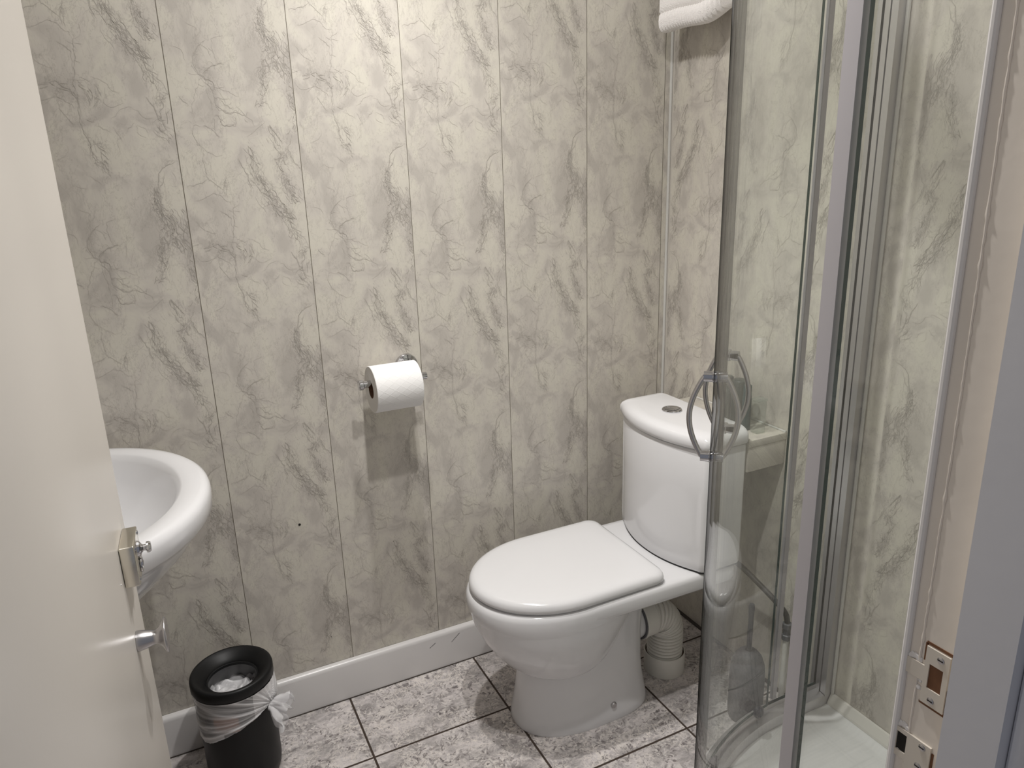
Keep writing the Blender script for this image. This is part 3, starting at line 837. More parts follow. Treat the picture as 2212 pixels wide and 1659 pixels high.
def outline(xf, xb, hw, n=64, pf=2.0, pb=2.6, split=0.52):
    """plan outline: rounded front (xf), squarer back (xb); closed ring of (x, y) about y = TY"""
    xc = xf + (xb - xf) * split
    r = []
    for k in range(n):
        a = 2 * PI * k / n
        c, s = math.cos(a), math.sin(a)
        if c < 0: p, ax = pf, xc - xf
        else: p, ax = pb, xb - xc
        x = xc + ax * math.copysign(abs(c) ** (2 / p), c)
        y = hw * math.copysign(abs(s) ** (2 / p), s)
        r.append((x, y + TY))
    return r

bm = bmesh.new()
ped = [(0.0, .676, 1.046, .117, 2.3, 3.4), (0.004, .674, 1.048, .118, 2.3, 3.4), (0.02, .677, 1.046, .116, 2.3, 3.4), (0.05, .684, 1.042, .112, 2.3, 3.2), (0.09, .690, 1.038, .1085, 2.3, 3.0),
       (0.13, .694, 1.036, .107, 2.2, 2.9), (0.18, .70, 1.036, .107, 2.2, 2.8), (0.25, .72, 1.037, .108, 2.1, 2.7), (0.32, .74, 1.04, .112, 2.1, 2.7), (0.36, .75, 1.045, .118, 2.1, 2.7)]
bowl = [(0.150, .735, .86, .060, 2, 2), (0.156, .712, .885, .082, 2, 2), (0.166, .690, .905, .103, 2, 2), (0.182, .668, .922, .122, 2, 2), (0.205, .645, .937, .138, 2, 2.1), (0.235, .622, .952, .152, 2, 2.1),
        (0.270, .601, .968, .1635, 2.05, 2.2), (0.305, .5855, .982, .1710, 2.1, 2.3), (0.325, .5795, .990, .1735, 2.1, 2.4), (0.342, .5755, .998, .1747, 2.1, 2.5), (0.3445, .5745, 1.0, .1750, 2.1, 2.5),
        (0.349, .572, 1.002, .1757, 2.1, 2.6), (0.365, .569, 1.01, .1765, 2.1, 2.8), (0.383, .569, 1.02, .1765, 2.1, 2.9), (0.393, .573, 1.022, .1745, 2.1, 2.9), (0.398, .581, 1.018, .169, 2.1, 2.9), (0.399, .60, 1.0, .15, 2.1, 2.9)]
for secs in (ped, bowl):
    loft(bm, [[tl(x, y, z) for x, y in outline(a, b, h, 72, pf, pb)] for z, a, b, h, pf, pb in secs])
# deck for the cistern
def deck(x0, x1, hw, r, n=8):
    pts = []
    for (cx, cy, a0) in ((x1 - r, hw - r, 0), (x0 + r, hw - r, 90), (x0 + r, -hw + r, 180), (x1 - r, -hw + r, 270)):
        for k in range(n + 1):
            a = math.radians(a0 + 90 * k / n)
            xx = cx + r * math.cos(a); pts.append((xx, cy + r * math.sin(a) + TY - 0.006 * min(1, max(0, (xx - .85) / .35))))
    return pts
rings = [(0.350, .80, 1.225, .150, .03), (0.352, .79, 1.232, .1690, .03), (0.358, .78, 1.237, .1745, .03), (0.366, .78, 1.238, .1763, .03), (0.386, .78, 1.238, .1763, .03), (0.394, .785, 1.236, .1742, .03), (0.3985, .79, 1.232, .169, .028), (0.3995, .80, 1.225, .155, .028)]
loft(bm, [[tl(x, y, z) for x, y in deck(a, b, h, r)] for z, a, b, h, r in rings])
# outlet spigot at the back of the pan
tube(bm, [tl(1.01, TY, .192), tl(1.047, TY, .190), tl(1.062, TY, .189)], [.058, .052, .050], 32)
pan = bm_obj('pan', bm, M['ceramic'], toilet, auto=50)
# floor fixing caps
for sgn in (-1, 1):
    bm = bmesh.new()
    lathe(bm, [(0.0085, 0.0), (0.0085, 0.004), (0.0065, 0.0068), (0, 0.0076)], tl(0.905, TY + sgn * 0.1105, 0.046), 'Y', 20) if sgn > 0 else lathe(bm, [(0.0085, 0.0), (0.0085, -0.004), (0.0065, -0.0068), (0, -0.0076)], tl(0.905, TY - 0.1105, 0.046), 'Y', 20)
    o = bm_obj('floor_screw', bm, M['satin'], toilet)
    o['label'] = 'grey metal fixing screw'
# seat ring and lid
def seat_outline(xf, xb, hw, n=80):
    xc = xf + 0.215 * (hw / 0.17)
    pts = []
    rc = 0.028
    for k in range(n + 1):               # front half ellipse from +y side to -y side
        a = PI / 2 + PI * k / n
        pts.append((xc + (xc - xf) * math.cos(a), hw * math.sin(a)))
    for (cy, a0) in ((-1, -90), (1, 0)):
        for k in range(9):
            a = math.radians(a0 + 90 * k / 8)
            pts.append((xb - rc + rc * math.cos(a), cy * (hw - rc) + rc * math.sin(a)))
    return [(x, y + TY) for x, y in pts]
bm = bmesh.new()
loft(bm, [[tl(x, y, z) for x, y in seat_outline(a, b, h)] for z, a, b, h in ((0.4002, .588, 1.012, .163), (0.4005, .584, 1.016, .166), (0.4045, .583, 1.017, .167), (0.4048, .588, 1.012, .163))])
bm_obj('seat_ring', bm, M['seat'], toilet)
bm = bmesh.new()
loft(bm, [[tl(x, y, z) for x, y in seat_outline(a, b, h)] for z, a, b, h in
          ((0.4055, .590, 1.010, .161), (0.4056, .580, 1.018, .1685), (0.4085, .5765, 1.021, .1720), (0.414, .5765, 1.021, .1722), (0.421, .5785, 1.0195, .1705), (0.4265, .583, 1.0165, .1665), (0.4300, .592, 1.009, .158), (0.4318, .606, .999, .145), (0.4325, .66, .96, .10))])
bm_obj('seat_lid', bm, M['seat'], toilet, auto=60)
# cistern
CY = 1.430
def cist(off, drop=0.0, n=40):
    xb, hw = 1.236, 0.177 + off
    rc = 0.018
    pts = []
    xe, xa = 1.108 - off, 1.066 - off      # front face: x at the ends and at the apex
    # front arc from +y to -y
    for k in range(n + 1):
        t = 1 - 2 * k / n
        y = (hw - rc * 0.9) * t
        pts.append((xa + (xe - xa) * abs(t) ** 2.1, y))
    x_end = pts[-1][0]
    # rounded front corner -y
    for k in range(1, 7):
        a = k / 7 * PI / 2
        pts.append((x_end + rc * 1.2 * (1 - math.cos(a)), -(hw - rc * 0.9) - rc * 0.9 * math.sin(a)))
    for k in range(7):
        a = k / 6 * PI / 2
        pts.append((xb - 0.012 + 0.012 * math.sin(a), -hw + 0.012 * (1 - math.cos(a))))
    for k in range(7):
        a = k / 6 * PI / 2
        pts.append((xb - 0.012 + 0.012 * math.cos(a), hw - 0.012 + 0.012 * math.sin(a)))
    for k in range(6, 0, -1):
        a = k / 7 * PI / 2
        pts.append((x_end + rc * 1.2 * (1 - math.cos(a)), (hw - rc * 0.9) + rc * 0.9 * math.sin(a)))
    return [(x, y + CY) for x, y in pts]
bm = bmesh.new()
loft(bm, [[tl(x, y, z) for x, y in cist(o)] for z, o in ((.4035, -.010), (.4042, -.004), (.410, -.001), (.43, 0), (.60, 0.0), (.722, 0.0), (.7265, -.002), (.728, -.008))])
cis_bm = bm; bm = bmesh.new()
loft(bm, [[tl(x, y, z) for x, y in cist(o)] for z, o in ((.3993, -.006), (.3994, -.0045), (.4038, -.0045), (.4039, -.006))])
o = bm_obj('cistern_gasket', bm, M['black_ring'], toilet); o['label'] = 'black gasket line'
bm = cis_bm
cis = bm_obj('cistern', bm, M['ceramic'], toilet, auto=50)
bm = bmesh.new()
loft(bm, [[tl(x, y, z) for x, y in cist(o)] for z, o in ((.7300, -.006), (.7301, .002), (.733, .0055), (.742, .007), (.752, .0065), (.759, .003), (.7645, -.004), (.7680, -.014), (.7690, -.026))])
bm_obj('cistern_lid', bm, M['ceramic'], cis, auto=60)
bx, by = 1.160, 1.452
bm = bmesh.new()
lathe(bm, [(0.0, .7688), (.0255, .7688), (.0260, .7715), (.0245, .7738), (.0195, .7742), (.0188, .7725), (0.0, .7725)], tl(bx, by, 0), 'Z', 40)
fb = bm_obj('flush_button', bm, M['chrome'], cis)
bm = bmesh.new()
lathe(bm, [(.0, .7726), (.0176, .7726), (.0176, .7748), (.016, .7756), (.0, .7758)], tl(bx, by, 0), 'Z', 40)
tube(bm, [tl(bx + .0165 * math.sin(a) * 0.25 - 0.004, by + .0165 * math.cos(a), .7757) for a in np.linspace(0, PI, 14)], 0.0008, 6)
bm_obj('push_plate', bm, M['chrome'], fb)

# ------------------------------------------------------------------ waste pipe behind the pan
wp = thing('waste_pipe', 'white corrugated waste pipe bending from the toilet down into the floor', 'pipe', (1.15, TY - 0.004, 0))
def wl(x, y, z): return (x - 1.15, y - (TY - 0.004), z)
bm = bmesh.new()
lathe(bm, [(.0535, .0005), (.0575, .0005), (.0575, .057), (.0560, .060), (.0545, .060), (.0535, .057), (.0535, .0005)], (0, 0, 0), 'Z', 40)
bm_obj('floor_collar', bm, M['white_plastic'], wp)
bm = bmesh.new(); lathe(bm, [(.053, .040), (.0535, .052), (.051, .055), (.049, .052), (.049, .040)], (0, 0, 0), 'Z', 36)
o = bm_obj('gasket', bm, M['raw_wood'], wp); o['label'] = 'brown stained gasket'
bm = bmesh.new()
cx, cz, rb_ = 1.150 - 0.062, 0.128, 0.062
path = [(1.15, TY - .004, .030)] + [(1.15, TY - .004, .030 + .098 * k / 6) for k in range(1, 6)]
path += [(cx + rb_ * math.cos(a), TY - .004, cz + rb_ * math.sin(a)) for a in np.linspace(0, PI / 2, 12)]
pp = [Vector(wl(*p)) for p in path]
# dense resample with corrugation
dl = [0]
for a, b in zip(pp, pp[1:]): dl.append(dl[-1] + (b - a).length)
pts, rs = [], []
NP = 19 * 12
for k in range(NP + 1):
    s = dl[-1] * k / NP
    i = max(j for j in range(len(dl)) if dl[j] <= s + 1e-9); i = min(i, len(pp) - 2)
    f = (s - dl[i]) / (dl[i + 1] - dl[i])
    pts.append(pp[i].lerp(pp[i + 1], f))
    rs.append(0.0440 + 0.0062 * abs(math.sin(PI * k / 12)) ** 0.7)
tube(bm, pts, rs, 40)
bm_obj('corrugated_bend', bm, M['white_plastic'], wp, auto=60)
bm = bmesh.new()
lathe(bm, [(.0495, 0), (.0560, .001), (.0565, .006), (.0545, .008), (.0530, .040), (.0500, .043), (.0460, .043)], wl(1.050, TY - .004, .190), 'X', 40)
bm_obj('pan_connector', bm, M['white_plastic'], wp)
bm = bmesh.new()
lathe(bm, [(.0505, 0), (.0545, 0), (.0545, .004), (.0505, .004)], wl(1.046, TY - .004, .190), 'X', 40, closed=True)
o = bm_obj('seal_ring', bm, M['rubber'], wp)

# water supply in the corner behind the shower
sp_ = thing('supply_pipe', 'thin grey water pipe with a valve and a dark flexible hose up to the cistern', 'pipe', (1.325, 1.168, 0))
def sl(x, y, z): return (x - 1.325, y - 1.168, z)
bm = bmesh.new(); lathe(bm, [(.0075, .001), (.0075, .21), (.0075, .235)], (0, 0, 0), 'Z', 16)
for zz in (.05, .13):
    pass
bm_obj('riser', bm, M['white_plastic'], sp_)
bm = bmesh.new()
lathe(bm, [(.0076, .20), (.0125, .201), (.0125, .214), (.0095, .216), (.0095, .232), (.0130, .234), (.0130, .247), (.008, .249), (0, .249)], (0, 0, 0), 'Z', 6)
bm_obj('isolation_valve', bm, M['rubber'], sp_, smooth=False)
bm = bmesh.new()
hp = [(1.325, 1.168, .246), (1.320, 1.172, .275), (1.310, 1.200, .300), (1.300, 1.245, .325), (1.288, 1.290, .350), (1.270, 1.325, .374), (1.252, 1.335, .398), (1.2505, 1.335, .43)]
hv = [Vector(sl(*p)) for p in hp]
fine = []
for i in range(len(hv) - 1):
    a, b, c, d = hv[max(0, i - 1)], hv[i], hv[i + 1], hv[min(len(hv) - 1, i + 2)]
    for t in np.linspace(0, 1, 6)[:-1]:
        fine.append(0.5 * ((2 * b) + (c - a) * t + (2 * a - 5 * b + 4 * c - d) * t * t + (3 * b - a - 3 * c + d) * t ** 3))
fine.append(hv[-1])
tube(bm, fine, 0.0072, 12)
bm_obj('flexible_hose', bm, M['hose'], sp_)

# ------------------------------------------------------------------ boxed shelf on the right wall
sh = thing('wall_shelf', 'pale marble-topped boxed shelf on the right wall just behind the cistern', 'shelf', (1.30, 1.43, 0.65))
bm = bmesh.new(); box(bm, -0.0615, 0.0612, -0.176, 0.176, 0.0, 0.064, 0.0015)
bm_obj('box_front', bm, M['marble_plain'] if 'marble_plain' in M else M['marble'], sh)
bm = bmesh.new(); box(bm, -0.0635, 0.0612, -0.178, 0.178, 0.0645, 0.083, 0.002)
st = bm_obj('shelf_top', bm, M['marble'], sh)
bm = bmesh.new()
tube(bm, [(0.0585, -0.177 + k * 0.0354, 0.0845) for k in range(11)], 0.0028, 8)
bm_obj('sealant_bead', bm, M['sealant'], sh)
for nm in ('box_front', 'shelf_top'):
    me = bpy.data.objects[nm].data
    a = me.attributes.new('halo', 'FLOAT', 'POINT'); a.data.foreach_set('value', [0.25] * len(me.vertices))
    a = me.attributes.new('panel_uv', 'FLOAT_VECTOR', 'POINT'); a.data.foreach_set('vector', [c for v in me.vertices for c in (v.co.x + v.co.z, v.co.y, v.co.z * 0.3)])
ST = 0.7335

def bottle(name, x, y, r, h, capr, caph, mat, capmat, label):
    t = thing(name, label, 'bottle', (x, y, ST), 'bottles on the shelf')
    bm = bmesh.new()
    lathe(bm, [(0, 0.0004), (r * .9, 0.0004), (r, .004), (r, h * .80), (r * .96, h * .86), (capr * 1.05, h * .93), (capr * .9, h), (0, h)], (0, 0, 0), 'Z', 28)
    bm_obj('bottle_body', bm, mat, t, auto=50)
    bm = bmesh.new()
    lathe(bm, [(capr, h * .94), (capr, h + caph - .003), (capr - .003, h + caph), (0, h + caph)], (0, 0, 0), 'Z', 24)
    bm_obj('bottle_cap', bm, capmat, t, auto=50)
    return t
bottle('toiletry_bottle', 1.300, 1.402, .0190, .092, .013, .028, M['bottle_grey'], M['bottle_grey'], 'grey green bottle on the shelf, half hidden behind the shower handles')
bottle('toiletry_bottle', 1.300, 1.360, .0205, .110, .0190, .010, M['bottle_grey'], M['bottle_grey'], 'wide grey green bottle with a flat cap on the shelf, middle of the bottles')
bottle('toiletry_bottle', 1.290, 1.322, .0115, .096, .0100, .022, M['bottle_teal'], M['bottle_teal'], 'slim dark teal bottle on the shelf beside the clear box')
cb = thing('clear_box', 'small clear plastic box standing at the shower end of the shelf', 'box', (1.300, 1.290, ST))
bm = bmesh.new(); box(bm, -.014, .014, -.012, .012, .0004, .082, .002)
bm_obj('box_body', bm, M['clear_plastic'], cb)
bm = bmesh.new(); box(bm, -.015, .015, -.013, .013, .0825, .089, .002)
bm_obj('box_lid', bm, M['clear_plastic'], cb)

# ------------------------------------------------------------------ toilet roll on its holder
rh = thing('toilet_roll_holder', 'chrome bar holder fixed to the marble-print wall, carrying the paper roll', 'roll holder', (0.549, YB, 0.911))
def rl(x, y, z): return (x - 0.549, y - YB, z - 0.911)
bm = bmesh.new()
lathe(bm, [(0.0, -0.0005), (.0300, -0.0005), (.0300, -.004), (.0280, -.0085), (.0200, -.0105), (.0185, -.009), (.012, -.010), (.012, -.014), (0, -.014)], (0, 0, 0), 'Y', 40)
bm_obj('wall_rose', bm, M['chrome'], rh)
bm = bmesh.new()
tube(bm, [rl(0.549, YB - .012, .911), rl(0.549, YB - .05, .907), rl(.549, 1.676, .900)], .0085, 20)
bm_obj('arm', bm, M['chrome'], rh)
bm = bmesh.new()
tube(bm, [rl(.4095, 1.674, .899), rl(.45, 1.674, .899), rl(.52, 1.674, .899), rl(.5735, 1.674, .899)], .0088, 24)
bm_obj('roll_bar', bm, M['chrome'], rh)
bm = bmesh.new()
lathe(bm, [(0, -.0065), (.0105, -.0065), (.0122, -.005), (.0122, .004), (.0105, .0055), (.0, .0055)], rl(.4095, 1.674, .899), 'X', 28)
bm_obj('end_cap', bm, M['chrome'], rh)

roll = thing('toilet_roll', 'white quilted toilet roll hanging on the chrome bar', 'toilet roll', (0.49, 1.674, 0.8840))
RX0, RX1, RR, RI = -.0575, .0575, .0570, .0215
V, F, WU, MI = [], [], [], []
ns = 96
cols = [(RX0, RR - .0012), (RX0 + .0012, RR), (RX1 - .0012, RR), (RX1, RR - .0012)]
for k in range(ns + 1):
    a = 2 * PI * k / ns
    for x, r in cols:
        V.append((x, r * math.cos(a), r * math.sin(a))); WU.append((x, a * RR, 0))
for k in range(ns):
    for i in range(3):
        p = k * 4 + i
        F.append((p, p + 1, p + 5, p + 4)); MI.append(0)
base = len(V)
for side, x in ((0, RX0), (1, RX1)):
    for r in (RR - .0012, RI):
        for k in range(ns):
            a = 2 * PI * k / ns; V.append((x, r * math.cos(a), r * math.sin(a))); WU.append((0, 0, 0))
    b = base + side * 2 * ns
    for k in range(ns):
        k2 = (k + 1) % ns
        q = (b + k, b + k2, b + ns + k2, b + ns + k)
        F.append(q if side else q[::-1]); MI.append(1)
body = mesh_obj('paper', V, F, [M['paper'], M['paper_end']], roll, mi=MI)
a_ = body.data.attributes.new('wrap', 'FLOAT_VECTOR', 'POINT'); a_.data.foreach_set('vector', [c for w in WU for c in w])
bm = bmesh.new()
lathe(bm, [(RI, RX0 + .0004), (RI, RX1 - .0004), (RI - .0008, RX1 - .0004), (RI - .0008, RX0 + .0004)], (0, 0, 0), 'X', 48, closed=True)
o = bm_obj('cardboard_core', bm, M['card'], roll); o['label'] = 'brown cardboard core'

# ------------------------------------------------------------------ wash basin on the left wall
bs = thing('wash_basin', 'white ceramic wash basin, half hidden behind the open door', 'basin', (XL, 1.425, 0.6))
def ring_o(a, b, z, fa=.25, n=48):
    """front half ellipse (depth fa) with straight sides back to the wall; a is the full projection"""
    r = []
    fa = min(fa, a * .9)
    for k in range(n + 1):
        t = -PI / 2 + PI * k / n
        r.append((a - fa + fa * math.cos(t), b * math.sin(t), z - 0.6))
    for k in range(12): r.append(((a - fa) * (1 - (k + 1) / 12) + .0008, b, z - 0.6))
    for k in range(1, 24): r.append((0.0008, b - 2 * b * k / 24, z - 0.6))
    for k in range(12): r.append((.0008 + (a - fa) * k / 12, -b, z - 0.6))
    return r
def ring_i(x0, x1, b, z, n=48):
    fa = (x1 - x0) * .62; xc = x1 - fa; r = []
    for k in range(n + 1):
        t = -PI / 2 + PI * k / n
        r.append((xc + fa * math.cos(t), b * math.sin(t), z - 0.6))
    for k in range(1, 48):
        t = PI / 2 + PI * k / 48
        r.append((xc + (xc - x0) * math.cos(t), b * math.sin(t), z - 0.6))
    return r
T = 0.4615
rings = [ring_o(.10, .08, .545), ring_o(.16, .12, .56), ring_o(.24, .165, .60), ring_o(.315, .212, .65), ring_o(.372, .243, .70), ring_o(.418, .266, .745), ring_o(.440, .279, .775), ring_o(.448, .2835, .786),
         ring_o(.456, .2895, .792), ring_o(T, .294, .800), ring_o(T + .0005, .295, .825), ring_o(T - .002, .2925, .834), ring_o(T - .008, .287, .8395), ring_o(T - .016, .280, .841),
         ring_i(.115, T - .047, .246, .8405), ring_i(.118, T - .052, .241, .8375), ring_i(.122, T - .060, .234, .826), ring_i(.13, T - .078, .218, .79), ring_i(.145, T - .115, .185, .745), ring_i(.165, T - .175, .125, .715), ring_i(.21, T - .225, .03, .706)]
bm = bmesh.new()
loft(bm, rings)
bm_obj('basin_bowl', bm, M['ceramic'], bs, auto=55)
bm = bmesh.new(); lathe(bm, [(0, .1062), (.021, .1062), (.0225, .1085), (.019, .1105), (.008, .109), (0, .109)], (.225, 0, 0), 'Z', 28)
bm_obj('plug_waste', bm, M['chrome'], bs)
for sy in (-.09, .09):
    tp = bpy.data.objects.new('tap', None); COL.objects.link(tp); tp.parent = bs; tp.location = (.065, sy, .2408)
    bm = bmesh.new(); lathe(bm, [(0, 0), (.022, 0), (.022, .006), (.014, .012), (.012, .055), (.014, .06), (0, .062)], (0, 0, 0), 'Z', 24)
    tube(bm, [(0, 0, .035), (.03, 0, .052), (.06, 0, .055), (.085, 0, .045), (.09, 0, .03)], .009, 16)
    bm_obj('spout', bm, M['chrome'], tp)
    bm = bmesh.new(); lathe(bm, [(.010, .062), (.010, .072), (.024, .075), (.024, .088), (.018, .094), (0, .096)], (0, 0, 0), 'Z', 8)
    bm_obj('tap_head', bm, M['chrome'], tp)

# ------------------------------------------------------------------ pedal-free black waste bin with a liner
BX, BY = .0295, 1.612
bn = thing('waste_bin', 'small round black waste bin with a dished black lid ring, beside the open door', 'bin', (BX, BY, 0))
bm = bmesh.new()
lathe(bm, [(0, .0006), (.066, .0006), (.076, .004), (.0825, .014), (.0845, .030), (.0845, .200), (.0835, .258), (.0815, .258), (.082, .03), (.074, .008), (0, .006)], (0, 0, 0), 'Z', 64)
bm_obj('bin_body', bm, M['black_plastic'], bn)
bm = bmesh.new()
lathe(bm, [(.0850, .2600), (.0905, .2605), (.0920, .2630), (.0920, .2790), (.0908, .2835), (.0875, .2860), (.0830, .2855), (.0740, .2800), (.0650, .2730), (.0585, .2675), (.0560, .2630), (.0550, .2570), (.0538, .2570), (.0542, .2630), (.0575, .2640), (.0780, .2600)], (0, 0, 0), 'Z', 72, closed=True)
bm_obj('lid_ring', bm, M['black_plastic'], bn, auto=60)
def cyl_patch(a0, a1, z0, z1, r, n=16):
    v, f = [], []
    for k in range(n + 1):
        a = a0 + (a1 - a0) * k / n
        for z in (z0, z1): v.append((r * math.sin(a), -r * math.cos(a), z))
    for k in range(n): f.append((2 * k, 2 * k + 2, 2 * k + 3, 2 * k + 1))
    return v, f
v, f = cyl_patch(math.radians(-40), math.radians(-2), .178, .222, .0850)
o = mesh_obj('label_sticker', v, f, M['label'], bn); o['label'] = 'orange brown paper sticker'

ln = thing('bin_liner', 'thin white plastic bag stretched round the black bin and knotted at its right side', 'bag', (BX, BY, 0))
rng = np.random.default_rng(5)
NA, NZ = 360, 84
K_A, K_Z = math.radians(53), .207
V, F, FI = [], [], []
ph = rng.uniform(0, 6.28, 8)
def zbot(a):
    d = math.degrees(a)
    return float(np.interp(d, [-180, -115, -85, -66, -52, -20, 16, 48, 58, 75, 110, 180], [.175, .165, .152, .142, .146, .170, .192, .208, .200, .192, .182, .175]))
for j in range(NZ + 1):
    t = j / NZ
    for i in range(NA):
        a = -PI + 2 * PI * i / NA
        zb = zbot(a) + .0006 * math.sin(17 * a + ph[0]) + .0003 * math.sin(57 * a)
        z = .2596 + (zb - .2596) * t
        dx, dz = (a - K_A) * .085, z - K_Z
        if dx > PI * .085: dx -= 2 * PI * .085
        if dx < -PI * .085: dx += 2 * PI * .085
        dist = math.hypot(dx, dz) + 1e-6
        psi = math.atan2(dz, dx)
        fan = psi if psi > -.6 else psi + 2 * PI     # no break in the folds left of the knot
        f1 = abs(math.sin(8.5 * fan + .9 * math.sin(9 * dist + ph[1]) + ph[2]))
        f2 = abs(math.sin(17 * fan + 1.1 * math.sin(15 * dist + ph[3]) + ph[5]))
        f3 = abs(math.sin(37 * fan + 1.3 * math.sin(22 * dist + ph[4])))
        w = .55 * (1 - f1) ** 2 + .40 * (1 - f2) ** 2 + .25 * (1 - f3) ** 2
        near = math.exp(-(dist / .035) ** 2)
        slack = .0008 + .0026 * min(1, t * 1.6) + .010 * near * (1 - .3 * t)
        r = .0862 + .0052 * (1 - t) ** 3 + slack * (0.35 + w) * .75
        if math.degrees(a) > 40 and math.degrees(a) < 100: r += .006 * math.sin(t * PI) * math.sin((math.degrees(a) - 40) / 60 * PI)
        V.append((r * math.sin(a), -r * math.cos(a), z))
        film = .30 + .85 * w + .62 * near + (.40 if (t > .86 and -95 < math.degrees(a) < -25) else 0) + .35 * (math.exp(-((t - .0) / .03) ** 2)) + (.38 if math.degrees(a) > 22 and math.degrees(a) < 120 else 0) * (1 - .3 * t)
        FI.append(min(.95, film))
for j in range(NZ):
    for i in range(NA):
        i2 = (i + 1) % NA
        F.append((j * NA + i, j * NA + i2, (j + 1) * NA + i2, (j + 1) * NA + i))
skirt = mesh_obj('outer_skirt', V, [f[::-1] for f in F], M['bag'], ln, auto=0)
a_ = skirt.data.attributes.new('film', 'FLOAT', 'POINT'); a_.data.foreach_set('value', FI)
# inside of the bag, seen through the hole in the lid
V, F, FI = [], [], []
NR = 40
for j in range(NR + 1):
    t = j / NR
    for i in range(NA // 2):
        a = 2 * PI * i / (NA // 2)
        if t < .4:
            r, z = .0790 - .004 * t / .4, .2575 - .058 * t / .4
        else:
            s = (t - .4) / .6
            r, z = .075 * (1 - s) + .0001, .1995 - .006 * s
        x, y = r * math.cos(a), r * math.sin(a)
        cr = abs(math.sin(60 * x + 38 * y + 2 * math.sin(90 * y + 1))) * .011 + abs(math.sin(-70 * x + 95 * y + 2.5 * math.sin(60 * x))) * .009 + .002 * math.sin(210 * x + 1.3) * math.sin(190 * y)
        if t >= .4: z += cr + .024 * math.exp(-((x + .03) ** 2 + (y + .01) ** 2) / .0012)
        else: r_ = r - .004 * abs(math.sin(7 * a + 30 * z)); x, y = r_ * math.cos(a), r_ * math.sin(a)
        V.append((x, y, z)); FI.append(min(.9, (.55) + 18 * cr * (1 if x < .02 else .35)) if t >= .4 else .36)
n2 = NA // 2
for j in range(NR):
    for i in range(n2):
        i2 = (i + 1) % n2
        F.append((j * n2 + i, j * n2 + i2, (j + 1) * n2 + i2, (j + 1) * n2 + i))
inn = mesh_obj('inner_film', V, F, M['bag'], ln, auto=0)
a_ = inn.data.attributes.new('film', 'FLOAT', 'POINT'); a_.data.foreach_set('value', FI)
# knot and gathered tail
kp = Vector((.0935 * math.sin(K_A), -.0935 * math.cos(K_A), K_Z - .008))
ax = Vector((.84, -.45, -.28)).normalized()
n_, b_ = frame_of(ax)
V, F, FI = [], [], []
NT, NS = 18, 90
for j in range(NT + 1):
    t = j / NT
    c = kp + ax * (-.006 + .040 * t) + Vector((0, 0, -.010 * t * t))
    for i in range(NS):
        a = 2 * PI * i / NS
        rad = .0095 + .0265 * t ** .75 + (.004 * math.exp(-(t / .08) ** 2))
        pl = math.sin(6 * a + 1.2 * math.sin(3 * t) + .7) * .34 + math.sin(11 * a + 5 * t) * .16 * t
        rad *= (1 + pl * min(1, t * 2.5)) * (1 + .15 * math.sin(a * 2 + 1))
        ext = ax * (.008 * t * math.sin(5 * a + 1.1) + .004 * t * math.sin(13 * a))
        V.append(c + n_ * rad * math.cos(a) + b_ * rad * .8 * math.sin(a) + ext)
        FI.append(.70 - .26 * t + .14 * math.sin(12 * a))
for j in range(NT):
    for i in range(NS):
        i2 = (i + 1) % NS
        F.append((j * NS + i, j * NS + i2, (j + 1) * NS + i2, (j + 1) * NS + i))
kn = mesh_obj('knotted_tail', V, F, M['bag'], ln, auto=0)
a_ = kn.data.attributes.new('film', 'FLOAT', 'POINT'); a_.data.foreach_set('value', FI)

# ------------------------------------------------------------------ shower tray and enclosure
QX, QY = 1.200, 0.515
tray = thing('shower_tray', 'low white quadrant shower tray in the corner at the right', 'shower tray', (QX, QY, 0))
def tr_out(off, z, wall=None, n=36):
    wl_ = off if wall is None else wall
    xr, yf = XR - .0008 - wl_ - QX, YF + .0008 + wl_ - QY
    yb, xl, R = .590 - off, -(.590 - off), .590 - off
    pts = [(xr, yf), (xr, yf + (yb - yf) * .5), (xr, yb), (xr * .5, yb)]
    for k in range(n + 1):
        a = PI / 2 + PI / 2 * k / n
        pts.append((R * math.cos(a), R * math.sin(a)))
    pts += [(xl, yf * .5), (xl, yf), (0, yf)]
    return [(x, y, z) for x, y in pts]
bm = bmesh.new()
loft(bm, [tr_out(0.004, 0, 0), tr_out(0, .004, 0), tr_out(0, .079, 0), tr_out(.002, .0835, 0), tr_out(.007, .085, 0), tr_out(.066, .085, .016), tr_out(.072, .0835, .02), tr_out(.086, .0765, .03), tr_out(.10, .0755, .04)])
bm_obj('tray_body', bm, M['tray'], tray)
bm = bmesh.new(); lathe(bm, [(0, .0756), (.045, .0756), (.047, .079), (.040, .082), (0, .083)], (0.0, -.01, 0), 'Z', 36)
bm_obj('tray_waste', bm, M['chrome'], tray)
# upstand strip along the right wall
bm = bmesh.new()
loft(bm, [[(XR - .0008, y, .0855), (XR - .017, y, .0855), (XR - .016, y, .092), (XR - .006, y, .112), (XR - .0008, y, .113)] for y in (YF + .002, 1.043)])
o = bm_obj('trim_9', bm, M['white_plastic'], smooth=False); struct(o, 'white sealing strip between tray and right wall')

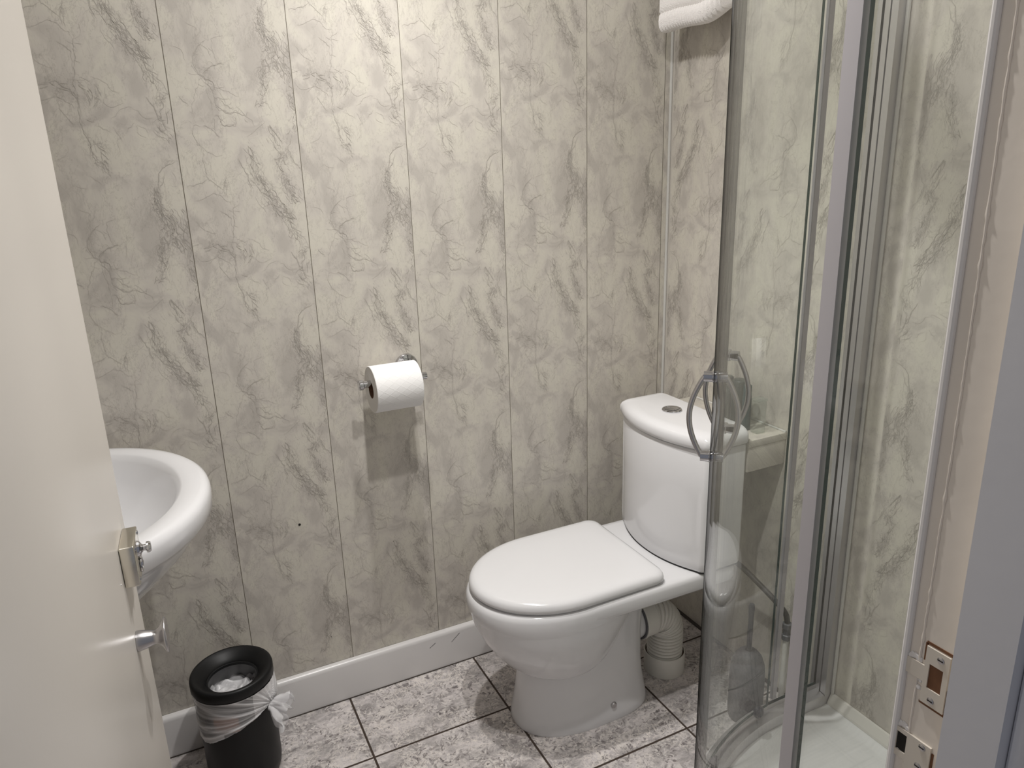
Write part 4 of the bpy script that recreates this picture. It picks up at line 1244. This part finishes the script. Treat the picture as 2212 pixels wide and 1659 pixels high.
enc = thing('shower_enclosure', 'curved glass shower enclosure with silver profiles and sliding doors', 'shower enclosure', (QX, QY, .085))
def el(x, y, z): return (x - QX, y - QY, z - .085)
def path_pt(s):
    """far straight (s<0), arc 0..90 deg, near straight (s>90): position and outward normal at R .55"""
    if s <= 0: return (QX - s * .01, QY + .55), (0, 1)
    if s >= 90: return (QX - .55, QY - (s - 90) * .01), (-1, 0)
    a = math.radians(s)
    return (QX - .55 * math.sin(a), QY + .55 * math.cos(a)), (-math.sin(a), math.cos(a))
def sweep(bm, s0, s1, prof, step=1.5, mi=0, end_mi=None):
    n = max(2, int(abs(s1 - s0) / step))
    rings = []
    for k in range(n + 1):
        (px, py), (nx, ny) = path_pt(s0 + (s1 - s0) * k / n)
        rings.append([el(px + nx * d, py + ny * d, z) for d, z in prof])
    vr = loft(bm, rings, mi=mi)
    return vr
ZT = 1.95
def pane(name, s0, s1, z0, z1, d=0.0, parent=enc):
    bm = bmesh.new()
    sweep(bm, s0, s1, [(d - .003, z0), (d + .003, z0), (d + .003, z1), (d - .003, z1)], 1.0)
    bm.normal_update()
    bmesh.ops.recalc_face_normals(bm, faces=bm.faces)
    for f in bm.faces:
        c = f.calc_center_median()
        if len(f.verts) == 4:
            zs = [v.co.z for v in f.verts]
            if max(zs) - min(zs) < 1e-5 or f.calc_area() < 0.0068 * (z1 - z0): f.material_index = 1
    # thin end faces
    return bm_obj(name, bm, [M['glass'], M['glass_edge']], parent, auto=30)
END = 13.4     # far straight reaches the profile on the right wall
far_fix = pane('fixed_pane', -END, 2.6, .128, ZT - .03, .011)
near_fix = pane('fixed_pane', 88.7, 90 + 11.2, .128, ZT - .03, .011)
far_door = bpy.data.objects.new('sliding_door', None); COL.objects.link(far_door); far_door.parent = enc
near_door = bpy.data.objects.new('sliding_door', None); COL.objects.link(near_door); near_door.parent = enc
pane('door_glass', 4.0, 39.0, .138, ZT - .045, 0, far_door)
pane('door_glass', 39.9, 87.7, .138, ZT - .045, 0, near_door)
def strip(name, s0, s1, mat, parent, d0=-.0045, d1=.0045, z0=.138, z1=ZT - .045):
    bm = bmesh.new()
    sweep(bm, s0, s1, [(d0, z0), (d1, z0), (d1, z1), (d0, z1)], .3)
    return bm_obj(name, bm, mat, parent)
strip('magnetic_seal', 36.6, 39.35, M['seal_dark'], far_door, -.008, .008)
strip('magnetic_seal', 39.5, 40.4, M['seal_dark'], near_door, -.008, .008)
strip('edge_seal', 84.9, 87.0, M['seal_strip'], near_door)
strip('edge_seal', 0.0, 1.3, M['seal_strip'], far_door, .0065, .0150)
def handle(parent, s):
    (px, py), (nx, ny) = path_pt(s)
    z0, z1 = .915, 1.053
    hd = bpy.data.objects.new('handle', None); COL.objects.link(hd); hd.parent = parent; hd.location = el(px, py, (z0 + z1) / 2)
    def hp(d, z): return (nx * d, ny * d, z - (z0 + z1) / 2)
    for side in (-1, 1):
        bm = bmesh.new()
        pts = []
        for k in range(29):
            t = k / 28
            z = z0 + (z1 - z0) * t
            bow = math.sin(PI * t) ** 0.9
            pts.append(hp(side * (.0165 + .0225 * bow), z))
        tube(bm, pts, .0046, 14)
        bm_obj('grip', bm, M['satin'], hd)
    for z in (z0, z1):
        bm = bmesh.new()
        tube(bm, [hp(-.0185, z), hp(-.0045, z), hp(-.0035, z), hp(.0035, z), hp(.0045, z), hp(.0185, z)], [.0088, .0088, .0105, .0105, .0088, .0088], 24)
        bm_obj('mounting_boss', bm, M['chrome'], hd)
handle(near_door, 48.0)
handle(far_door, 32.5)
def roller(parent, s):
    (px, py), (nx, ny) = path_pt(s)
    bm = bmesh.new()
    tube(bm, [el(px - nx * d, py - ny * d, .152) for d in (.004, .010, .0105, .0175, .0180, .022)], [.006, .006, .0145, .0145, .011, .009], 24)
    bm_obj('roller', bm, M['rubber'], parent)
for p, s in ((far_door, 9), (far_door, 31), (near_door, 47), (near_door, 80)): roller(p, s)
bm = bmesh.new()
sweep(bm, -END, 90 + 11.2, [(.016, .0856), (.018, .088), (.018, .123), (.0155, .127), (.007, .127), (.005, .117), (-.006, .115), (-.020, .113), (-.022, .108), (-.022, .0856)])
bm_obj('bottom_track', bm, M['alu'], enc)
bm = bmesh.new()
sweep(bm, -END, 90 + 11.2, [(.018, ZT - .035), (.018, ZT), (-.022, ZT), (-.022, ZT - .035)])
bm_obj('top_track', bm, M['alu'], enc)
# wall profile: stepped channel on the right wall
pf = [(XR - .0008, 1.044), (XR - .0008, 1.098), (XR - .012, 1.098), (XR - .012, 1.089), (XR - .028, 1.089), (XR - .028, 1.061), (XR - .022, 1.061), (XR - .022, 1.0585), (XR - .027, 1.0585), (XR - .027, 1.044)]
bm = bmesh.new()
loft(bm, [[el(x, y, z) for x, y in pf] for z in (.0856, ZT)])
bm_obj('wall_profile', bm, M['alu'], enc, smooth=False)
pf2 = [(QX - .55 - .028, YF + .0008), (QX - .55 + .02, YF + .0008), (QX - .55 + .02, YF + .022), (QX - .55 - .022, YF + .022), (QX - .55 - .022, YF + .010), (QX - .55 - .028, YF + .010)]
bm = bmesh.new()
loft(bm, [[el(x, y, z) for x, y in pf2] for z in (.0856, ZT)])
bm_obj('wall_profile', bm, M['alu'], enc, smooth=False)
# sealant round the foot of the profile
bm = bmesh.new()
tube(bm, [(XR - .004, 1.0405, .114 + k * .05) for k in range(38)], .0042, 8)
struct(bm_obj('trim_10', bm, M['sealant']), 'sealant line beside the shower wall profile')

# ------------------------------------------------------------------ toilet brush behind the glass
tb = thing('toilet_brush', 'grey toilet brush in a rounded grey holder, seen through the shower glass', 'toilet brush', (1.213, 1.182, 0))
bm = bmesh.new()
lathe(bm, [(0, .0006), (.036, .0006), (.041, .004), (.0435, .02), (.0435, .13), (.041, .158), (.034, .180), (.024, .193), (.0120, .198), (.0085, .199), (.0085, .185), (0, .185)], (0, 0, 0), 'Z', 40)
bm_obj('holder', bm, M['brush_grey'], tb)
bm = bmesh.new()
lathe(bm, [(0, .1855), (.0066, .1855), (.0066, .30), (.0078, .322), (.006, .330), (0, .331)], (0, 0, 0), 'Z', 20)
bm_obj('brush_handle', bm, M['brush_grey'], tb)

# ------------------------------------------------------------------ towel on a rail, top of the frame
rail = thing('towel_rail', 'chrome towel rail on the right wall above the shelf', 'towel rail', (1.298, 1.575, 1.95))
bm = bmesh.new(); tube(bm, [(0, -.17, 0), (0, -.05, 0), (0, .05, 0), (0, .17, 0)], .009, 20)
bm_obj('bar', bm, M['chrome'], rail)
for sy in (-.16, .16):
    bm = bmesh.new(); tube(bm, [(0, sy, 0), (.03, sy, 0), (.055, sy, 0), (.0555, sy, 0), (.0632, sy, 0)], [.008, .008, .008, .022, .022], 24)
    bm_obj('bracket', bm, M['chrome'], rail)
V, F = [], []
NY = 190
sec = []
def tsec(y, t):
    zb = 1.706 + .010 * max(0, (t - .72) / .28) ** 2 * 2.2 + .003 * math.sin(6 * t)
    x0 = 1.262 + .004 * math.sin(5 * t) + .020 * max(0, (t - .7) / .3) ** 2
    rib = .0030 * math.sin(2 * PI * t * 21)
    pts = []
    zt = 1.966
    prof = [(x0, zt - .03, 0), (x0 - .001, 1.85, 0), (x0 - .002, zb + .060, 0), (x0 - .0022, zb + .047, 0), (x0 + .0015, zb + .0435, 0), (x0 - .0015, zb + .040, 1), (x0 - .003, zb + .026, 1), (x0 - .001, zb + .012, 1), (x0 + .006, zb + .003, 1), (x0 + .018, zb, .6),
            (x0 + .034, zb + .002, .6), (x0 + .046, zb + .010, .6), (x0 + .050, zb + .025, 0), (x0 + .052, 1.80, 0), (x0 + .053, 1.90, 0), (x0 + .052, zt - .03, 0), (x0 + .048, zt - .012, 0), (x0 + .036, zt, 0), (x0 + .018, zt, 0), (x0 + .005, zt - .012, 0)]
    return [(x - r * rib, y, z - r * rib * .5) for x, z, r in prof]
rings = [tsec(1.680 - .206 * k / NY, k / NY) for k in range(NY + 1)]
bm = bmesh.new()
loft(bm, rings)
tw = bm_obj('towel', bm, M['towel'], auto=80)
tag(tw, 'folded white terry towel with a ribbed hem hanging at the top of the right wall', 'towel')

# ------------------------------------------------------------------ ceiling lamps (above the frame)
for i, (x, y, z) in enumerate(LIGHTS):
    t = thing('ceiling_spotlight', ['white ceiling downlight nearer the doorway', 'white ceiling downlight nearer the back wall'][i], 'ceiling light', (x, y, ZC), 'ceiling downlights')
    bm = bmesh.new(); lathe(bm, [(.026, -.0005), (.045, -.0005), (.045, -.004), (.040, -.009), (.028, -.010), (.026, -.006)], (0, 0, 0), 'Z', 36, closed=True)
    bm_obj('trim_ring', bm, M['white_paint'], t)
    bm = bmesh.new(); lathe(bm, [(0, -.0045), (.0255, -.0045), (.0255, -.002), (0, -.002)], (0, 0, 0), 'Z', 32)
    bm_obj('lamp_glass', bm, M['lamp'], t)
